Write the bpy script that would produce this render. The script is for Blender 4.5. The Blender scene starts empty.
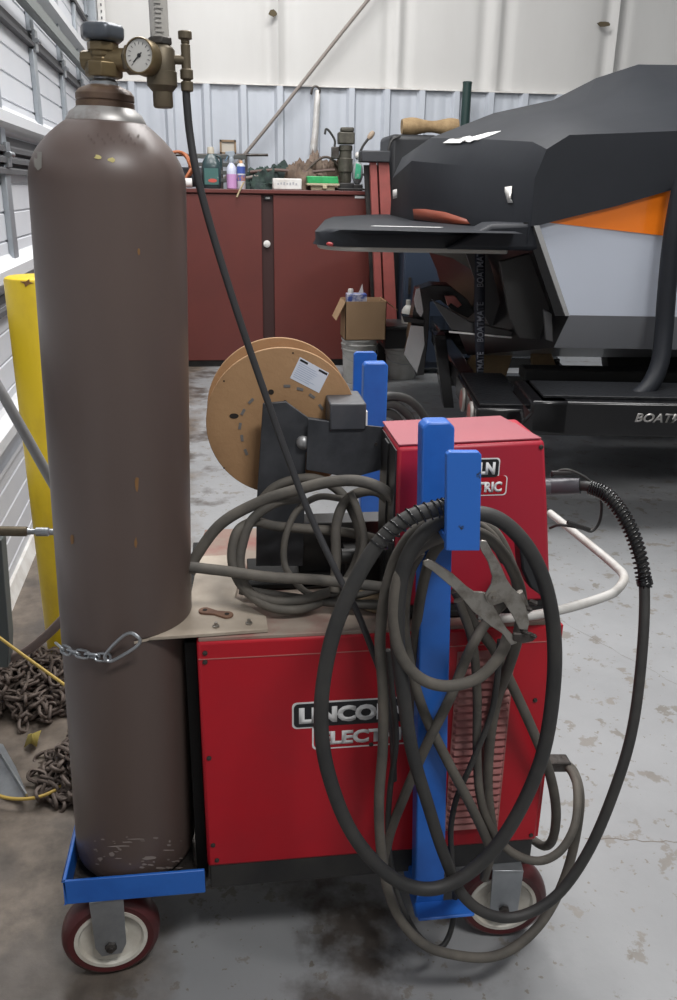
import bpy, math, random
from mathutils import Vector, Matrix
random.seed(7)
S = bpy.context.scene
COL = S.collection
# ------------------------------------------------------------------ camera model
F_PX = 840.; CX, CY = 338.5, 500.; H = 1.42
YAW, PITCH, ROLL = map(math.radians, (7.5, 20.25, 0.9))
FW = Vector((math.sin(YAW)*math.cos(PITCH), math.cos(YAW)*math.cos(PITCH), -math.sin(PITCH)))
_R0 = Vector((math.cos(YAW), -math.sin(YAW), 0)); _U0 = _R0.cross(FW)
RT = _R0*math.cos(ROLL)+_U0*math.sin(ROLL); UP = _U0*math.cos(ROLL)-_R0*math.sin(ROLL)
def P(x, y, X=None, Y=None, Z=None):
    """world point seen at pixel (x, y) on a plane X=, Y= or Z="""
    d = FW+RT*((x-CX)/F_PX)+UP*((CY-y)/F_PX)
    t = X/d.x if X is not None else Y/d.y if Y is not None else (Z-H)/d.z
    return Vector((t*d.x, t*d.y, H+t*d.z))
cd = bpy.data.cameras.new('camera'); cam = bpy.data.objects.new('camera', cd); COL.objects.link(cam)
cam.matrix_world = Matrix(((RT.x, UP.x, -FW.x, 0), (RT.y, UP.y, -FW.y, 0), (RT.z, UP.z, -FW.z, H), (0, 0, 0, 1)))
cd.sensor_fit = 'VERTICAL'; cd.sensor_height = 36; cd.lens = F_PX/1000*36; cd.clip_start = .05
S.camera = cam
# ------------------------------------------------------------------ materials
MATS = {}
def mat(name, col, rough=.5, metal=0., col2=None, scale=8., amt=.5, sharp=.5, bump=0., bscale=None, aniso=None,
        coat=0., trans=0., emit=0., ramp=None, sheen=0., spec=.5):
    if name in MATS: return MATS[name]
    m = bpy.data.materials.new(name); m.use_nodes = True
    nt = m.node_tree; b = nt.nodes['Principled BSDF']
    b.inputs['Base Color'].default_value = (*col, 1); b.inputs['Roughness'].default_value = rough
    b.inputs['Metallic'].default_value = metal; b.inputs['Coat Weight'].default_value = coat
    b.inputs['Transmission Weight'].default_value = trans; b.inputs['Specular IOR Level'].default_value = spec
    tc = nt.nodes.new('ShaderNodeTexCoord'); mp = nt.nodes.new('ShaderNodeMapping')
    nt.links.new(tc.outputs['Object'], mp.inputs['Vector'])
    if aniso: mp.inputs['Scale'].default_value = aniso
    if col2:
        n = nt.nodes.new('ShaderNodeTexNoise'); n.inputs['Scale'].default_value = scale; n.inputs['Detail'].default_value = 8
        n.inputs['Roughness'].default_value = .6
        nt.links.new(mp.outputs[0], n.inputs['Vector'])
        r = nt.nodes.new('ShaderNodeValToRGB')
        c = amt; w = max(.005, (1-sharp)*.25)
        r.color_ramp.elements[0].position = max(0, c-w); r.color_ramp.elements[1].position = min(1, c+w)
        r.color_ramp.elements[0].color = (*col2, 1); r.color_ramp.elements[1].color = (*col, 1)
        nt.links.new(n.outputs['Fac'], r.inputs['Fac']); nt.links.new(r.outputs['Color'], b.inputs['Base Color'])
    if bump:
        n2 = nt.nodes.new('ShaderNodeTexNoise'); n2.inputs['Scale'].default_value = bscale or scale*4; n2.inputs['Detail'].default_value = 4
        nt.links.new(mp.outputs[0], n2.inputs['Vector'])
        bp = nt.nodes.new('ShaderNodeBump'); bp.inputs['Strength'].default_value = bump; bp.inputs['Distance'].default_value = .01
        nt.links.new(n2.outputs['Fac'], bp.inputs['Height']); nt.links.new(bp.outputs['Normal'], b.inputs['Normal'])
    if emit:
        b.inputs['Emission Color'].default_value = (*col, 1); b.inputs['Emission Strength'].default_value = emit
    MATS[name] = m
    return m
# ------------------------------------------------------------------ mesh builder
def spline(pts, n=10, closed=False):
    pts = [Vector(p) for p in pts]; out = []; L = len(pts)
    rng = range(L if closed else L-1)
    for i in rng:
        g = (lambda k: pts[k % L]) if closed else (lambda k: pts[min(max(k, 0), L-1)])
        p0, p1, p2, p3 = g(i-1), g(i), g(i+1), g(i+2)
        if not closed:
            if i == 0: p0 = p1*2-p2
            if i == L-2: p3 = p2*2-p1
        for k in range(n):
            t = k/n
            out.append(.5*((2*p1)+(p2-p0)*t+(2*p0-5*p1+4*p2-p3)*t*t+(3*p1-p0-3*p2+p3)*t**3))
    if not closed: out.append(pts[-1])
    return out
def frames(path, closed=False):
    n = len(path); T = []
    for i in range(n):
        a = path[(i-1) % n] if closed else path[max(i-1, 0)]; b = path[(i+1) % n] if closed else path[min(i+1, n-1)]
        T.append((b-a).normalized() if (b-a).length > 1e-9 else Vector((0, 0, 1)))
    u = T[0].orthogonal().normalized(); fr = []
    for t in T:
        u = (u-t*u.dot(t)); u = u.normalized() if u.length > 1e-6 else t.orthogonal().normalized()
        fr.append((u, t.cross(u)))
    return fr
def world_loc(o):
    v = Vector((0, 0, 0))
    while o: v = v+Vector(o.location); o = o.parent
    return v
class MB:
    def __init__(s): s.v = []; s.f = []; s.mi = []; s.m = 0
    def add(s, vs, fs):
        k = len(s.v); s.v += [Vector(v) for v in vs]; s.f += [tuple(k+i for i in f) for f in fs]; s.mi += [s.m]*len(fs); return s
    def box(s, lo, hi, M=None):
        x0, y0, z0 = lo; x1, y1, z1 = hi
        vs = [Vector(c) for c in ((x0,y0,z0),(x1,y0,z0),(x1,y1,z0),(x0,y1,z0),(x0,y0,z1),(x1,y0,z1),(x1,y1,z1),(x0,y1,z1))]
        if M: vs = [M @ v for v in vs]
        return s.add(vs, [(0,3,2,1),(4,5,6,7),(0,1,5,4),(1,2,6,5),(2,3,7,6),(3,0,4,7)])
    def bar(s, a, b, w, h, up=(0, 0, 1)):
        """box beam from a to b, w across, h along up"""
        a = Vector(a); b = Vector(b); t = (b-a).normalized(); u = Vector(up); r = t.cross(u)
        if r.length < 1e-4: r = t.cross(Vector((0, 1, 0)))
        r.normalize(); u = r.cross(t)
        vs = [p+r*sx*w/2+u*sz*h/2 for p in (a, b) for sx, sz in ((-1,-1),(1,-1),(1,1),(-1,1))]
        return s.add(vs, [(3,2,1,0),(4,5,6,7),(0,1,5,4),(1,2,6,5),(2,3,7,6),(3,0,4,7)])
    def tube(s, path, r, seg=12, closed=False, caps=True):
        fr = frames(path, closed); n = len(path); vs = []; fs = []
        for i, (p, (u, w)) in enumerate(zip(path, fr)):
            rr = r(i/(n-1)) if callable(r) else r
            for k in range(seg):
                a = 2*math.pi*k/seg; vs.append(p+u*rr*math.cos(a)+w*rr*math.sin(a))
        for i in range(n if closed else n-1):
            j = (i+1) % n
            for k in range(seg):
                l = (k+1) % seg; fs.append((i*seg+k, i*seg+l, j*seg+l, j*seg+k))
        if caps and not closed:
            fs.append(tuple(range(seg-1, -1, -1))); fs.append(tuple((n-1)*seg+k for k in range(seg)))
        return s.add(vs, fs)
    def cyl(s, a, b, r, r2=None, seg=24):
        r2 = r if r2 is None else r2; return s.tube([Vector(a), Vector(b)], lambda t: r+(r2-r)*t, seg)
    def lathe(s, prof, o, axis=(0, 0, 1), seg=48, ring=False):
        """prof = [(radius, height along axis)]"""
        ax = Vector(axis).normalized(); u = ax.orthogonal().normalized(); w = ax.cross(u); o = Vector(o); vs = []; fs = []
        for r, h in prof:
            for k in range(seg):
                a = 2*math.pi*k/seg; vs.append(o+ax*h+(u*math.cos(a)+w*math.sin(a))*max(r, 1e-5))
        for i in range(len(prof)-1):
            for k in range(seg):
                l = (k+1) % seg; fs.append((i*seg+k, i*seg+l, (i+1)*seg+l, (i+1)*seg+k))
        if ring:
            m = (len(prof)-1)*seg
            for k in range(seg):
                l = (k+1) % seg; fs.append((m+k, m+l, l, k))
        else: fs.append(tuple(range(seg-1, -1, -1))); fs.append(tuple((len(prof)-1)*seg+k for k in range(seg)))
        return s.add(vs, fs)
    def prism(s, poly, d):
        """poly: world points of a planar outline; d: extrusion vector"""
        d = Vector(d); n = len(poly); poly = [Vector(p) for p in poly]
        vs = poly+[p+d for p in poly]
        fs = [tuple(range(n-1, -1, -1)), tuple(range(n, 2*n))]+[(i, (i+1) % n, n+(i+1) % n, n+i) for i in range(n)]
        return s.add(vs, fs)
    def grid(s, rows, close=False):
        n = len(rows[0]); vs = [v for r in rows for v in r]; fs = []
        for i in range(len(rows)-1):
            for k in range(n if close else n-1):
                l = (k+1) % n; fs.append((i*n+k, i*n+l, (i+1)*n+l, (i+1)*n+k))
        return s.add(vs, fs)
    def sphere(s, c, r, sx=1, sy=1, sz=1, seg=16):
        c = Vector(c); rows = []
        for i in range(seg//2+1):
            t = math.pi*i/(seg//2)
            rows.append([c+Vector((r*sx*math.sin(t)*math.cos(2*math.pi*k/seg), r*sy*math.sin(t)*math.sin(2*math.pi*k/seg), r*sz*math.cos(t))) for k in range(seg)])
        return s.grid(rows, True)
    def build(s, name, m, parent=None, bevel=0., angle=35, seg=2, solid=0., subd=0):
        me = bpy.data.meshes.new(name)
        lo = Vector([min(v[i] for v in s.v) for i in range(3)]); hi = Vector([max(v[i] for v in s.v) for i in range(3)])
        org = Vector(((lo.x+hi.x)/2, (lo.y+hi.y)/2, lo.z))
        me.from_pydata([v-org for v in s.v], [], s.f)
        import bmesh
        bm = bmesh.new(); bm.from_mesh(me); bmesh.ops.remove_doubles(bm, verts=bm.verts, dist=1e-6)
        bmesh.ops.recalc_face_normals(bm, faces=bm.faces); bm.to_mesh(me); bm.free()
        for mm in (m if isinstance(m, (list, tuple)) else [m]): me.materials.append(mm)
        if isinstance(m, (list, tuple)) and len(me.polygons) == len(s.mi):
            for p, i in zip(me.polygons, s.mi): p.material_index = i
        me.shade_smooth(); me.set_sharp_from_angle(angle=math.radians(angle))
        o = bpy.data.objects.new(name, me); COL.objects.link(o)
        o.location = org-(world_loc(parent) if parent else Vector((0, 0, 0)))
        if parent: o.parent = parent
        if solid: md = o.modifiers.new('solid', 'SOLIDIFY'); md.thickness = solid; md.offset = 0
        if bevel: md = o.modifiers.new('bevel', 'BEVEL'); md.width = bevel; md.segments = seg; md.limit_method = 'ANGLE'; md.angle_limit = math.radians(40)
        if subd: md = o.modifiers.new('sub', 'SUBSURF'); md.levels = subd; md.render_levels = subd
        return o
def tag(o, label, cat, group=None, kind=None):
    if label: o['label'] = label
    if cat: o['category'] = cat
    if group: o['group'] = group
    if kind: o['kind'] = kind
    return o
def thing(name, label, cat, loc, group=None):
    o = bpy.data.objects.new(name, None); COL.objects.link(o); o.location = loc; o.empty_display_size = .05
    return tag(o, label, cat, group)
def struct(o): o['kind'] = 'structure'; return o
def copy_tree(o, parent=None):
    c = o.copy(); COL.objects.link(c)
    if parent: c.parent = parent
    for ch in list(o.children): copy_tree(ch, c)
    return c
def textmesh(txt, name, m, parent, o, xd, yd, w=None, h=None, bold=0., ext=.0004, shear=0., space=1.):
    """text laid with its lower-left corner at o, running along xd, upright along yd, fitted to width w and cap height h"""
    cu = bpy.data.curves.new('t', 'FONT'); cu.body = txt; cu.size = 1; cu.offset = bold; cu.extrude = 0; cu.space_character = space; cu.shear = shear
    cu.resolution_u = 3
    ob = bpy.data.objects.new('t', cu); COL.objects.link(ob); dg = bpy.context.evaluated_depsgraph_get(); dg.update()
    me = bpy.data.meshes.new_from_object(ob.evaluated_get(dg)); bpy.data.objects.remove(ob)
    vs = [v.co.copy() for v in me.vertices]; fs = [tuple(p.vertices) for p in me.polygons]
    x0 = min(v.x for v in vs); x1 = max(v.x for v in vs); y0 = min(v.y for v in vs); y1 = max(v.y for v in vs)
    xd = Vector(xd).normalized(); yd = Vector(yd).normalized(); nn = xd.cross(yd)
    sy = h/(y1-y0); sx = (w/(x1-x0)) if w else sy
    b = MB(); b.add([Vector(o)+xd*(v.x-x0)*sx+yd*(v.y-y0)*sy+nn*ext for v in vs], fs)
    return b.build(name, m, parent, solid=ext)
def rrect(o, xd, yd, w, h, r, n=5):
    o = Vector(o); xd = Vector(xd).normalized(); yd = Vector(yd).normalized(); out = []
    for cx, cy, a0 in ((w-r, r, -90), (w-r, h-r, 0), (r, h-r, 90), (r, r, 180)):
        for k in range(n+1):
            a = math.radians(a0+90*k/n); out.append(o+xd*(cx+r*math.cos(a))+yd*(cy+r*math.sin(a)))
    return out
def px(lst, Y=None):
    return [P(p[0], p[1], Y=(p[2] if len(p) > 2 else Y)) for p in lst]
# ------------------------------------------------------------------ palette
M_RED = mat('red_enamel', (.45,.006,.016), .4, spec=.35, col2=(.37,.010,.02), scale=6, amt=.5, sharp=.1, bump=.03)
M_REDD = mat('red_enamel_dusty', (.40,.10,.10), .7, col2=(.42,.30,.27), scale=9, amt=.52, sharp=.2)
M_REDF = mat('red_feeder', (.42,.012,.03), .4, spec=.4, col2=(.37,.02,.04), scale=5, amt=.5, sharp=.1)
M_REDTOP = mat('red_feeder_top', (.34,.07,.09), .5, col2=(.28,.06,.08), scale=5, amt=.5, sharp=.1)  # duller, pinker red for the feeder lid
M_LOUV = mat('louver_dusty_red', (.36,.10,.10), .7, col2=(.42,.22,.2), scale=14, amt=.5, sharp=.2)
M_BLK = mat('black_steel', (.014,.014,.015), .5, col2=(.035,.033,.03), scale=12, amt=.45, sharp=.3)
M_BLKG = mat('black_gloss', (.006,.006,.007), .18)
M_BLUE = mat('blue_paint', (.02,.13,.5), .4, col2=(.012,.09,.38), scale=10, amt=.4, sharp=.3)
M_BLUEC = mat('blue_paint_chipped', (.02,.13,.5), .42, col2=(.02,.025,.03), scale=38, amt=.36, sharp=.92)
M_CYL = mat('brown_cylinder_paint', (.105,.073,.063), .42, col2=(.085,.062,.055), scale=5, amt=.5, sharp=.1, bump=.02, aniso=(1,1,.3))
M_GALV = mat('galvanised', (.42,.44,.46), .35, .8, col2=(.3,.32,.34), scale=20, amt=.5, sharp=.2)
M_STEEL = mat('worn_steel', (.34,.32,.29), .4, .85, col2=(.12,.1,.08), scale=30, amt=.42, sharp=.5, bump=.15)
M_DKST = mat('dark_steel', (.1,.095,.09), .45, .7, col2=(.05,.04,.035), scale=25, amt=.5, sharp=.3, bump=.2)
M_BRASS = mat('aged_brass', (.23,.17,.085), .42, .7, col2=(.12,.095,.06), scale=14, amt=.5, sharp=.2)
M_BRASSD = mat('dull_brass', (.17,.135,.09), .5, .6, col2=(.1,.085,.06), scale=18, amt=.5, sharp=.2)
M_WHITE = mat('white_paint', (.72,.71,.69), .5, col2=(.5,.46,.42), scale=10, amt=.42, sharp=.3)
M_CREAM = mat('cream_plate', (.42,.36,.29), .6, col2=(.28,.23,.18), scale=12, amt=.45, sharp=.2)
M_CABLE = mat('cable_rubber_dusty', (.06,.056,.05), .75, col2=(.13,.115,.095), scale=14, amt=.5, sharp=.15, bump=.1)
M_CABK = mat('cable_rubber_black', (.022,.022,.022), .6, col2=(.045,.042,.038), scale=11, amt=.42, sharp=.2, bump=.1)
M_HOSE = mat('hose_rubber', (.028,.028,.03), .5)
M_FIBRE = mat('fibreboard', (.40,.24,.12), .75, col2=(.32,.185,.09), scale=9, amt=.5, sharp=.1, bump=.1, bscale=120)
M_TXTW = mat('print_white', (.75,.75,.74), .5)
M_BADGEK = mat('badge_black', (.01,.01,.012), .35)
M_MAROON = mat('maroon_tyre', (.085,.012,.015), .4, col2=(.06,.015,.015), scale=15, amt=.5, sharp=.2)
M_HUB = mat('white_hub', (.62,.6,.54), .5, col2=(.4,.35,.28), scale=14, amt=.42, sharp=.2)
M_YEL = mat('yellow_bollard', (.72,.52,.015), .45, col2=(.5,.34,.02), scale=9, amt=.36, sharp=.3, aniso=(1,1,.6))
M_RUST = mat('rusty_chain', (.17,.135,.115), .65, .3, col2=(.08,.06,.05), scale=40, amt=.5, sharp=.3)
M_CAB = mat('oxide_red_cabinet', (.13,.028,.022), .45, col2=(.10,.024,.02), scale=2.5, amt=.5, sharp=.1)
M_SHINE = mat('chrome', (.75,.75,.76), .12, 1.)
# ================================================================== WELDING CART
BX0, BX1, BY0, BY1, BZ0, BZ1 = -.07, .56, 1.238, 1.72, .19, .722
def vx(x, y, Y): return P(x, y, Y=Y)
cart = thing('welding_cart', 'blue steel welding cart on maroon casters carrying the brown gas cylinder and the red welder', 'cart', (.15, 1.45, 0))
b = MB()                                   # tray for the cylinder: angle iron rim and floor
TY0, TY1 = 1.220, 1.72; TX0, TX1 = P(63,890,Y=1.22).x, P(205,882,Y=1.22).x; TZ = P(63,905,Y=1.22).z; TZ1 = P(63,882,Y=1.22).z
b.box((TX0, TY0, TZ), (TX1, TY0+.006, TZ1)); b.box((TX0, TY0, TZ), (TX0+.006, TY1, TZ1)); b.box((TX0, TY1-.006, TZ), (TX1, TY1, TZ1))
b.build('cylinder_tray', M_BLUE, cart, bevel=.0015)
b = MB(); b.box((TX0+.006, TY0+.006, TZ+.001), (TX1, TY1-.006, TZ+.006)); b.build('tray_floor', M_DKST, cart)
b = MB()
for y in (1.31, 1.61): b.box((BX0-.02, y, .145), (BX1-.15, y+.03, .188))
for x in (.0, .25): b.box((x, 1.34, .145), (x+.04, 1.61, .175))
b.box((TX0+.05, 1.36, TZ-.03), (BX0+.05, 1.39, TZ-.001))
b.build('frame_rails', M_DKST, cart, bevel=.002)
def caster(cx, cy, rz, parent, zt):
    M = Matrix.Translation((cx, cy, 0)) @ Matrix.Rotation(rz, 4, 'Z')
    Z = .092; ax = M.to_3x3() @ Vector((0, -1, 0)); c = M @ Vector((0, 0, Z)); R = .09
    b = MB(); b.lathe([(.066,-.024),(.078,-.026),(.086,-.021),(.09,-.012),(.091,0),(.09,.012),(.086,.021),(.078,.026),(.066,.024)], c, ax, ring=True)
    w = b.build('wheel', M_MAROON, parent)
    b = MB(); b.lathe([(0,-.02),(.055,-.02),(.06,-.026),(.067,-.026),(.067,.026),(.06,.026),(.056,.018),(.03,.012),(.026,.022),(0,.022)], c, ax); b.build('wheel_hub', M_HUB, w)
    b = MB()
    for s in (1, -1):                       # fork legs
        y = -.036*s
        b.prism([M @ Vector(p) for p in ((-.03,y,zt-.002),(.03,y,zt-.002),(.028,y,Z),(.018,y,Z-.022),(-.018,y,Z-.022),(-.028,y,Z))], ax*.004*s)
    b.box((-.03,-.04,zt-.005), (.03,.04,zt), M)
    f = b.build('fork', M_GALV, parent, bevel=.001)
    b = MB(); b.lathe([(.011,0),(.011,.006),(.006,.008),(.006,.012)], M @ Vector((0,-.04,Z)), ax, seg=6); b.build('axle_nut', M_DKST, f)
    
w0 = P(108, 941, Z=.092)
for cx, cy, rz, zt in ((w0.x+.003, 1.262, .1, TZ), (.508, 1.262, -.12, .19), (-.26, 1.65, .25, TZ), (.508, 1.67, .1, .19)): caster(cx, cy, rz, cart, zt)
# front and rear cable hooks: square post, arm, upturned tab
def post(name, X, Yp, Yt, ztop, zbot, ztab0, ztab1, m2, dx=0):
    s = 1 if Yt > Yp else -1
    b = MB(); b.prism([(X-.026,Yp-.016,zbot),(X+.026,Yp-.016,zbot),(X+.024+dx,Yp-.016,ztop-.006),(X+.018+dx,Yp-.016,ztop),(X-.018+dx,Yp-.016,ztop),(X-.024+dx,Yp-.016,ztop-.006)], (0,.032,0))
    p = b.build(name, M_BLUE, cart, bevel=.003)
    b = MB(); b.box((X-.026,min(Yp-.016,Yt),ztab0),(X+.026,max(Yp+.016,Yt),ztab0+.008)); b.build('hook_arm', M_BLUE, cart, bevel=.001)
    return p
PT = P(438.5, 422, Y=1.172); PB_ = P(430, 893, Y=1.172)
Xp = .313
b = MB(); w = .0245
b.prism([(PB_.x-.029,1.168,PB_.z),(PB_.x+.026,1.168,PB_.z),(PT.x+w,1.168,PT.z-.008),(PT.x+w-.008,1.168,PT.z),(PT.x-w+.008,1.168,PT.z),(PT.x-w,1.168,PT.z-.008)], (0,.034,0))
b.box((PB_.x-.026,1.168,.15),(PB_.x+.026,1.3,PB_.z)); b.box((PB_.x-.03,1.13,PB_.z-.022),(PB_.x+.075,1.17,PB_.z-.016))
b.build('upright_post', M_BLUE, cart, bevel=.003)
YT = 1.05
tl, br = P(447, 452, Y=YT), P(480, 551, Y=YT); tr = P(482, 452, Y=YT); bl = P(446, 551, Y=YT)
b = MB(); b.prism([bl, br, tr-Vector((0,0,.004)), tr-Vector((.004,0,0)), tl+Vector((.004,0,0)), tl-Vector((0,0,.004))], (0,.012,0))
b.build('hook_tab', M_BLUEC, cart, bevel=.0015)
b = MB(); b.box((bl.x+.004,YT+.01,bl.z+.002),(br.x-.012,1.172,bl.z+.012)); b.build('hook_arm', M_BLUE, cart, bevel=.001)
YR = 1.745                                  # rear pair
l, r, = P(364, 363, Y=YR), P(388.5, 363, Y=YR)
b = MB(); b.prism([(l.x,YR,.15),(r.x,YR,.15),(r.x,YR,r.z-.006),(r.x-.006,YR,r.z),(l.x+.006,YR,r.z),(l.x,YR,r.z-.006)], (0,.03,0)); b.build('upright_post', M_BLUE, cart, bevel=.003)
Y2 = 1.88; l, r = P(354, 352, Y=Y2), P(377, 352, Y=Y2)
b = MB(); b.prism([(l.x,Y2,r.z-.16),(r.x,Y2,r.z-.16),(r.x,Y2,r.z-.006),(r.x-.006,Y2,r.z),(l.x+.006,Y2,r.z),(l.x,Y2,r.z-.006)], (0,.012,0)); b.build('hook_tab', M_BLUE, cart, bevel=.0015)
b = MB(); b.box((l.x+.003,YR+.03,r.z-.16),(r.x-.003,Y2,r.z-.148)); b.build('hook_arm', M_BLUE, cart)
# ================================================================== POWER SOURCE
ps = thing('welding_power_source', 'lower red welder cabinet with louvres and a large black and red brand badge', 'welding machine', (.245, 1.48, BZ0))
b = MB(); b.box((BX0+.004, BY0+.004, BZ0), (BX1-.006, BY1, .246)); b.box((BX0+.02,BY0+.02,.246),(BX1-.02,BY1-.02,.3)); b.build('base', M_BLK, ps, bevel=.002)
b = MB(); b.box((BX0, BY0, .244), (BX1, BY1, .716)); b.build('case', M_RED, ps, bevel=.006)
b = MB(); b.box((BX0+.002, BY0-.0012, .683), (BX1-.002, BY0+.001, .6845)); b.build('panel_seam', mat('seam_pink',(.42,.13,.12),.5), ps)
b = MB(); b.box((BX0+.003, BY0+.003, .714), (BX1-.003, BY1-.003, .722)); b.build('dusty_top', mat('dusty_deck',(.26,.08,.07),.85,col2=(.27,.22,.18),scale=11,amt=.6,sharp=.3), ps, bevel=.002)
# louvre panel
l0, l1 = P(453, 652, Y=BY0), P(516, 652, Y=BY0); lb = P(447, 830, Y=BY0); lx0 = lb.x-.005; lx1 = l1.x-.002; lz1 = l0.z; lz0 = lb.z
b = MB(); b.box((lx0, BY0-.002, lz0), (lx1, BY0+.001, lz1)); n = 25
for i in range(n):
    z = lz0+(lz1-lz0)*(i+.15)/n; d = (lz1-lz0)/n
    rows = []
    for x, k in ((lx0+.002,0),(lx0+.006,1),(lx1-.006,1),(lx1-.002,0)):
        rows.append([Vector((x,BY0-.002,z+d*.8)), Vector((x,BY0-.002-.0045*k,z+d*.55)), Vector((x,BY0-.002-.007*k,z+d*.2)), Vector((x,BY0-.002,z))])
    b.grid(rows)
b.build('louvre_panel', M_LOUV, ps, angle=25)
for i, (x, y) in enumerate(((205,653),(205,662),(209,758),(213,845),(217,860),(535,700),(528,797),(531,835),(371,744))):
    p = P(x, y, Y=BY0); b = MB(); b.lathe([(.0045,0),(.0042,.002),(.002,.0032)], p, (0,-1,0), seg=12); b.build('screw', M_DKST, ps)
b = MB(); b.box((BX1-.004, BY0+.004, .25), (BX1+.004, BY0+.02, .712)); b.build('side_lip', M_RED, ps, bevel=.001)
b = MB(); b.box((BX0-.022,BY0+.03,BZ0),(BX0-.001,BY1-.02,.70)); b.build('end_panel', mat('panel_black',(.004,.004,.004),.6,spec=.2), ps, bevel=.002)
def badge(parent, x0, z0, k, Y, wk=7.7):
    """two-step badge, lower-left corner of the red part's box at (x0, z0); k = letter height of the upper word"""
    N = Vector((0,-1,0)); X = Vector((1,0,0)); Z = Vector((0,0,1)); W = k*wk; h = k*1.9; off = k*1.25
    def plate(x, z, w, hh, m, d, nm, par):
        b = MB(); b.prism(rrect((x, Y, z), X, Z, w, hh, min(k*.3, hh*.3)), N*d); return b.build(nm, m, par)
    t = k*.11
    r = plate(x0+off, z0, W-off*.35, h*.92+t, M_TXTW, .0006, 'badge', parent)
    plate(x0, z0+h*.86, W, h, M_TXTW, .0006, 'badge_border', r)
    plate(x0+off+t, z0+t, W-off*.35-2*t, h*.92, M_RED, .0010, 'badge_field', r)
    plate(x0+t, z0+h*.86+t, W-2*t, h-2*t, M_BADGEK, .0013, 'badge_panel', r)
    textmesh('LINCOLN', 'badge_lettering', M_TXTW, r, (x0+k*.42, Y-.0016, z0+h*.86+k*.37), X, Z, W-k*.84, k*1.18, bold=.06)
    textmesh('ELECTRIC', 'badge_lettering', M_TXTW, r, (x0+off+k*.42, Y-.0013, z0+k*.34), X, Z, W-off*.35-k*.9, k*1.0, bold=.05)
    return r
p0 = P(292, 703, Y=BY0); p1 = P(415, 694, Y=BY0)
kk = (p1.x-p0.x)/7.7; badge(ps, p0.x, p0.z-kk*1.9*1.86, kk, BY0)
b = MB(); q = P(545, 762, Y=1.3); q1 = P(568, 763, Y=1.3); b.bar((BX1-.002, 1.30, q.z), (q1.x, 1.30, q1.z), .03, .022); b.build('output_lug', M_DKST, ps, bevel=.003)
# tubular handle
b = MB(); hp = [P(440,617,Y=1.222), P(510,618,Y=1.222), P(560,610,Y=1.235), P(604,597,Y=1.272), P(618,589,Y=1.30), P(624,577,Y=1.335), P(615,566,Y=1.40), P(590,545,Y=1.5), P(550,513,Y=1.7)]
b.tube(spline([(.40,1.222,hp[0].z)]+hp[1:]), .0083); h = b.build('carry_handle', mat('handle_white',(.50,.49,.47),.5,col2=(.34,.31,.28),scale=14,amt=.45,sharp=.4), ps)
b = MB(); b.tube(spline([P(534,582,Y=1.33), P(545,595,Y=1.31), P(553,612,Y=1.27), P(553,622,Y=1.245)]), .0085); b.build('handle_brace', M_WHITE, ps)
# ================================================================== cylinder bracket plate on deck
pl = thing('cylinder_bracket', 'cream steel bracket plate bolted on the welder top and cupping the brown cylinder', 'bracket', (0, 1.3, .722))
ZP = .7235; CXm, CYm, CR = P(122,620,Y=1.342).x, 1.342, .1115
outl = [P(140,641,Z=ZP), P(200,637,Z=ZP), P(268,632,Z=ZP), P(266,619,Z=ZP), P(235,600,Z=ZP), Vector((.0,1.42,ZP)), Vector((-.02,1.56,ZP)), Vector((-.075,1.56,ZP))]
for k in range(9):
    a = math.radians(8-k*10.2); outl.append(Vector((CXm+(CR+.006)*math.cos(a), CYm+(CR+.006)*math.sin(a), ZP)))
b = MB(); b.prism(outl, (0,0,.005)); b.build('plate', M_CREAM, pl)
for x, y in ((216,627),(249,624)):
    p = P(x, y, Z=ZP+.005); b = MB(); b.lathe([(.006,0),(.006,.003),(.003,.004),(.003,.009)], p, seg=6); b.build('bolt', M_STEEL, pl)
p = P(195,600,Z=ZP+.005)
lk = MB(); c0 = P(205,612,Z=ZP+.005); c1 = P(227,616,Z=ZP+.005); d = (c1-c0).normalized(); e = Vector((-d.y,d.x,0)); ol = []
L = (c1-c0).length
for k in range(13): a = math.radians(-90-180*k/12); ol.append(c0+d*.011*math.cos(a)+e*.011*math.sin(a))
ol.append(c0+d*L/2+e*.0065)
for k in range(13): a = math.radians(90-180*k/12); ol.append(c1+d*.011*math.cos(a)+e*.011*math.sin(a))
ol.append(c0+d*L/2-e*.0065)
lk.prism(ol, (0,0,.004))
o = lk.build('chain_side_plate', mat('rust_plate',(.2,.11,.07),.7,.3,col2=(.13,.07,.05),scale=30,amt=.5), None, bevel=.0008)
tag(o, 'rusty figure-eight link plate with two holes lying on the cream bracket', 'link plate')
for c in (c0, c1):
    b = MB(); b.cyl(c+Vector((0,0,.0035)), c+Vector((0,0,.0046)), .0042, seg=16); b.build('hole', mat('hole_dark',(.02,.015,.012),.9), o)
# ================================================================== WIRE FEEDER
YF = 1.268
f00, f10 = P(395,600,Y=YF), P(551,600,Y=YF); zb = .748
tL, tR = P(398,448,Y=YF), P(545,441,Y=YF); mR = P(548,508,Y=YF)
YB = P(440,420,Z=P(398,448,Y=YF).z+.006).y
wf = thing('wire_feeder', 'upper red wire feeder box standing on the welder behind the blue hook', 'wire feeder', (f10.x-.13, 1.36, .727))
x0 = tL.x; xr1, xr2, xr0 = tR.x, mR.x, f10.x
zt = tL.z
b = MB()
front = [Vector((x0+.004,YF,zb)), Vector((xr0,YF,zb)), Vector((xr2,YF,mR.z)), Vector((xr1,YF,tR.z)), Vector((x0,YF,tL.z))]
bk = P(388,420,Z=zt+.004); bk2 = P(507,418,Z=zt+.004)
top = [Vector((x0,YF,tL.z)), Vector((xr1,YF,tR.z)), Vector((xr1,YB,tR.z+.004)), Vector((x0,YB,tL.z+.004))]
b.prism(front, (0,YB-YF,0)); b.build('case', M_REDF, wf, bevel=.006)
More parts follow.
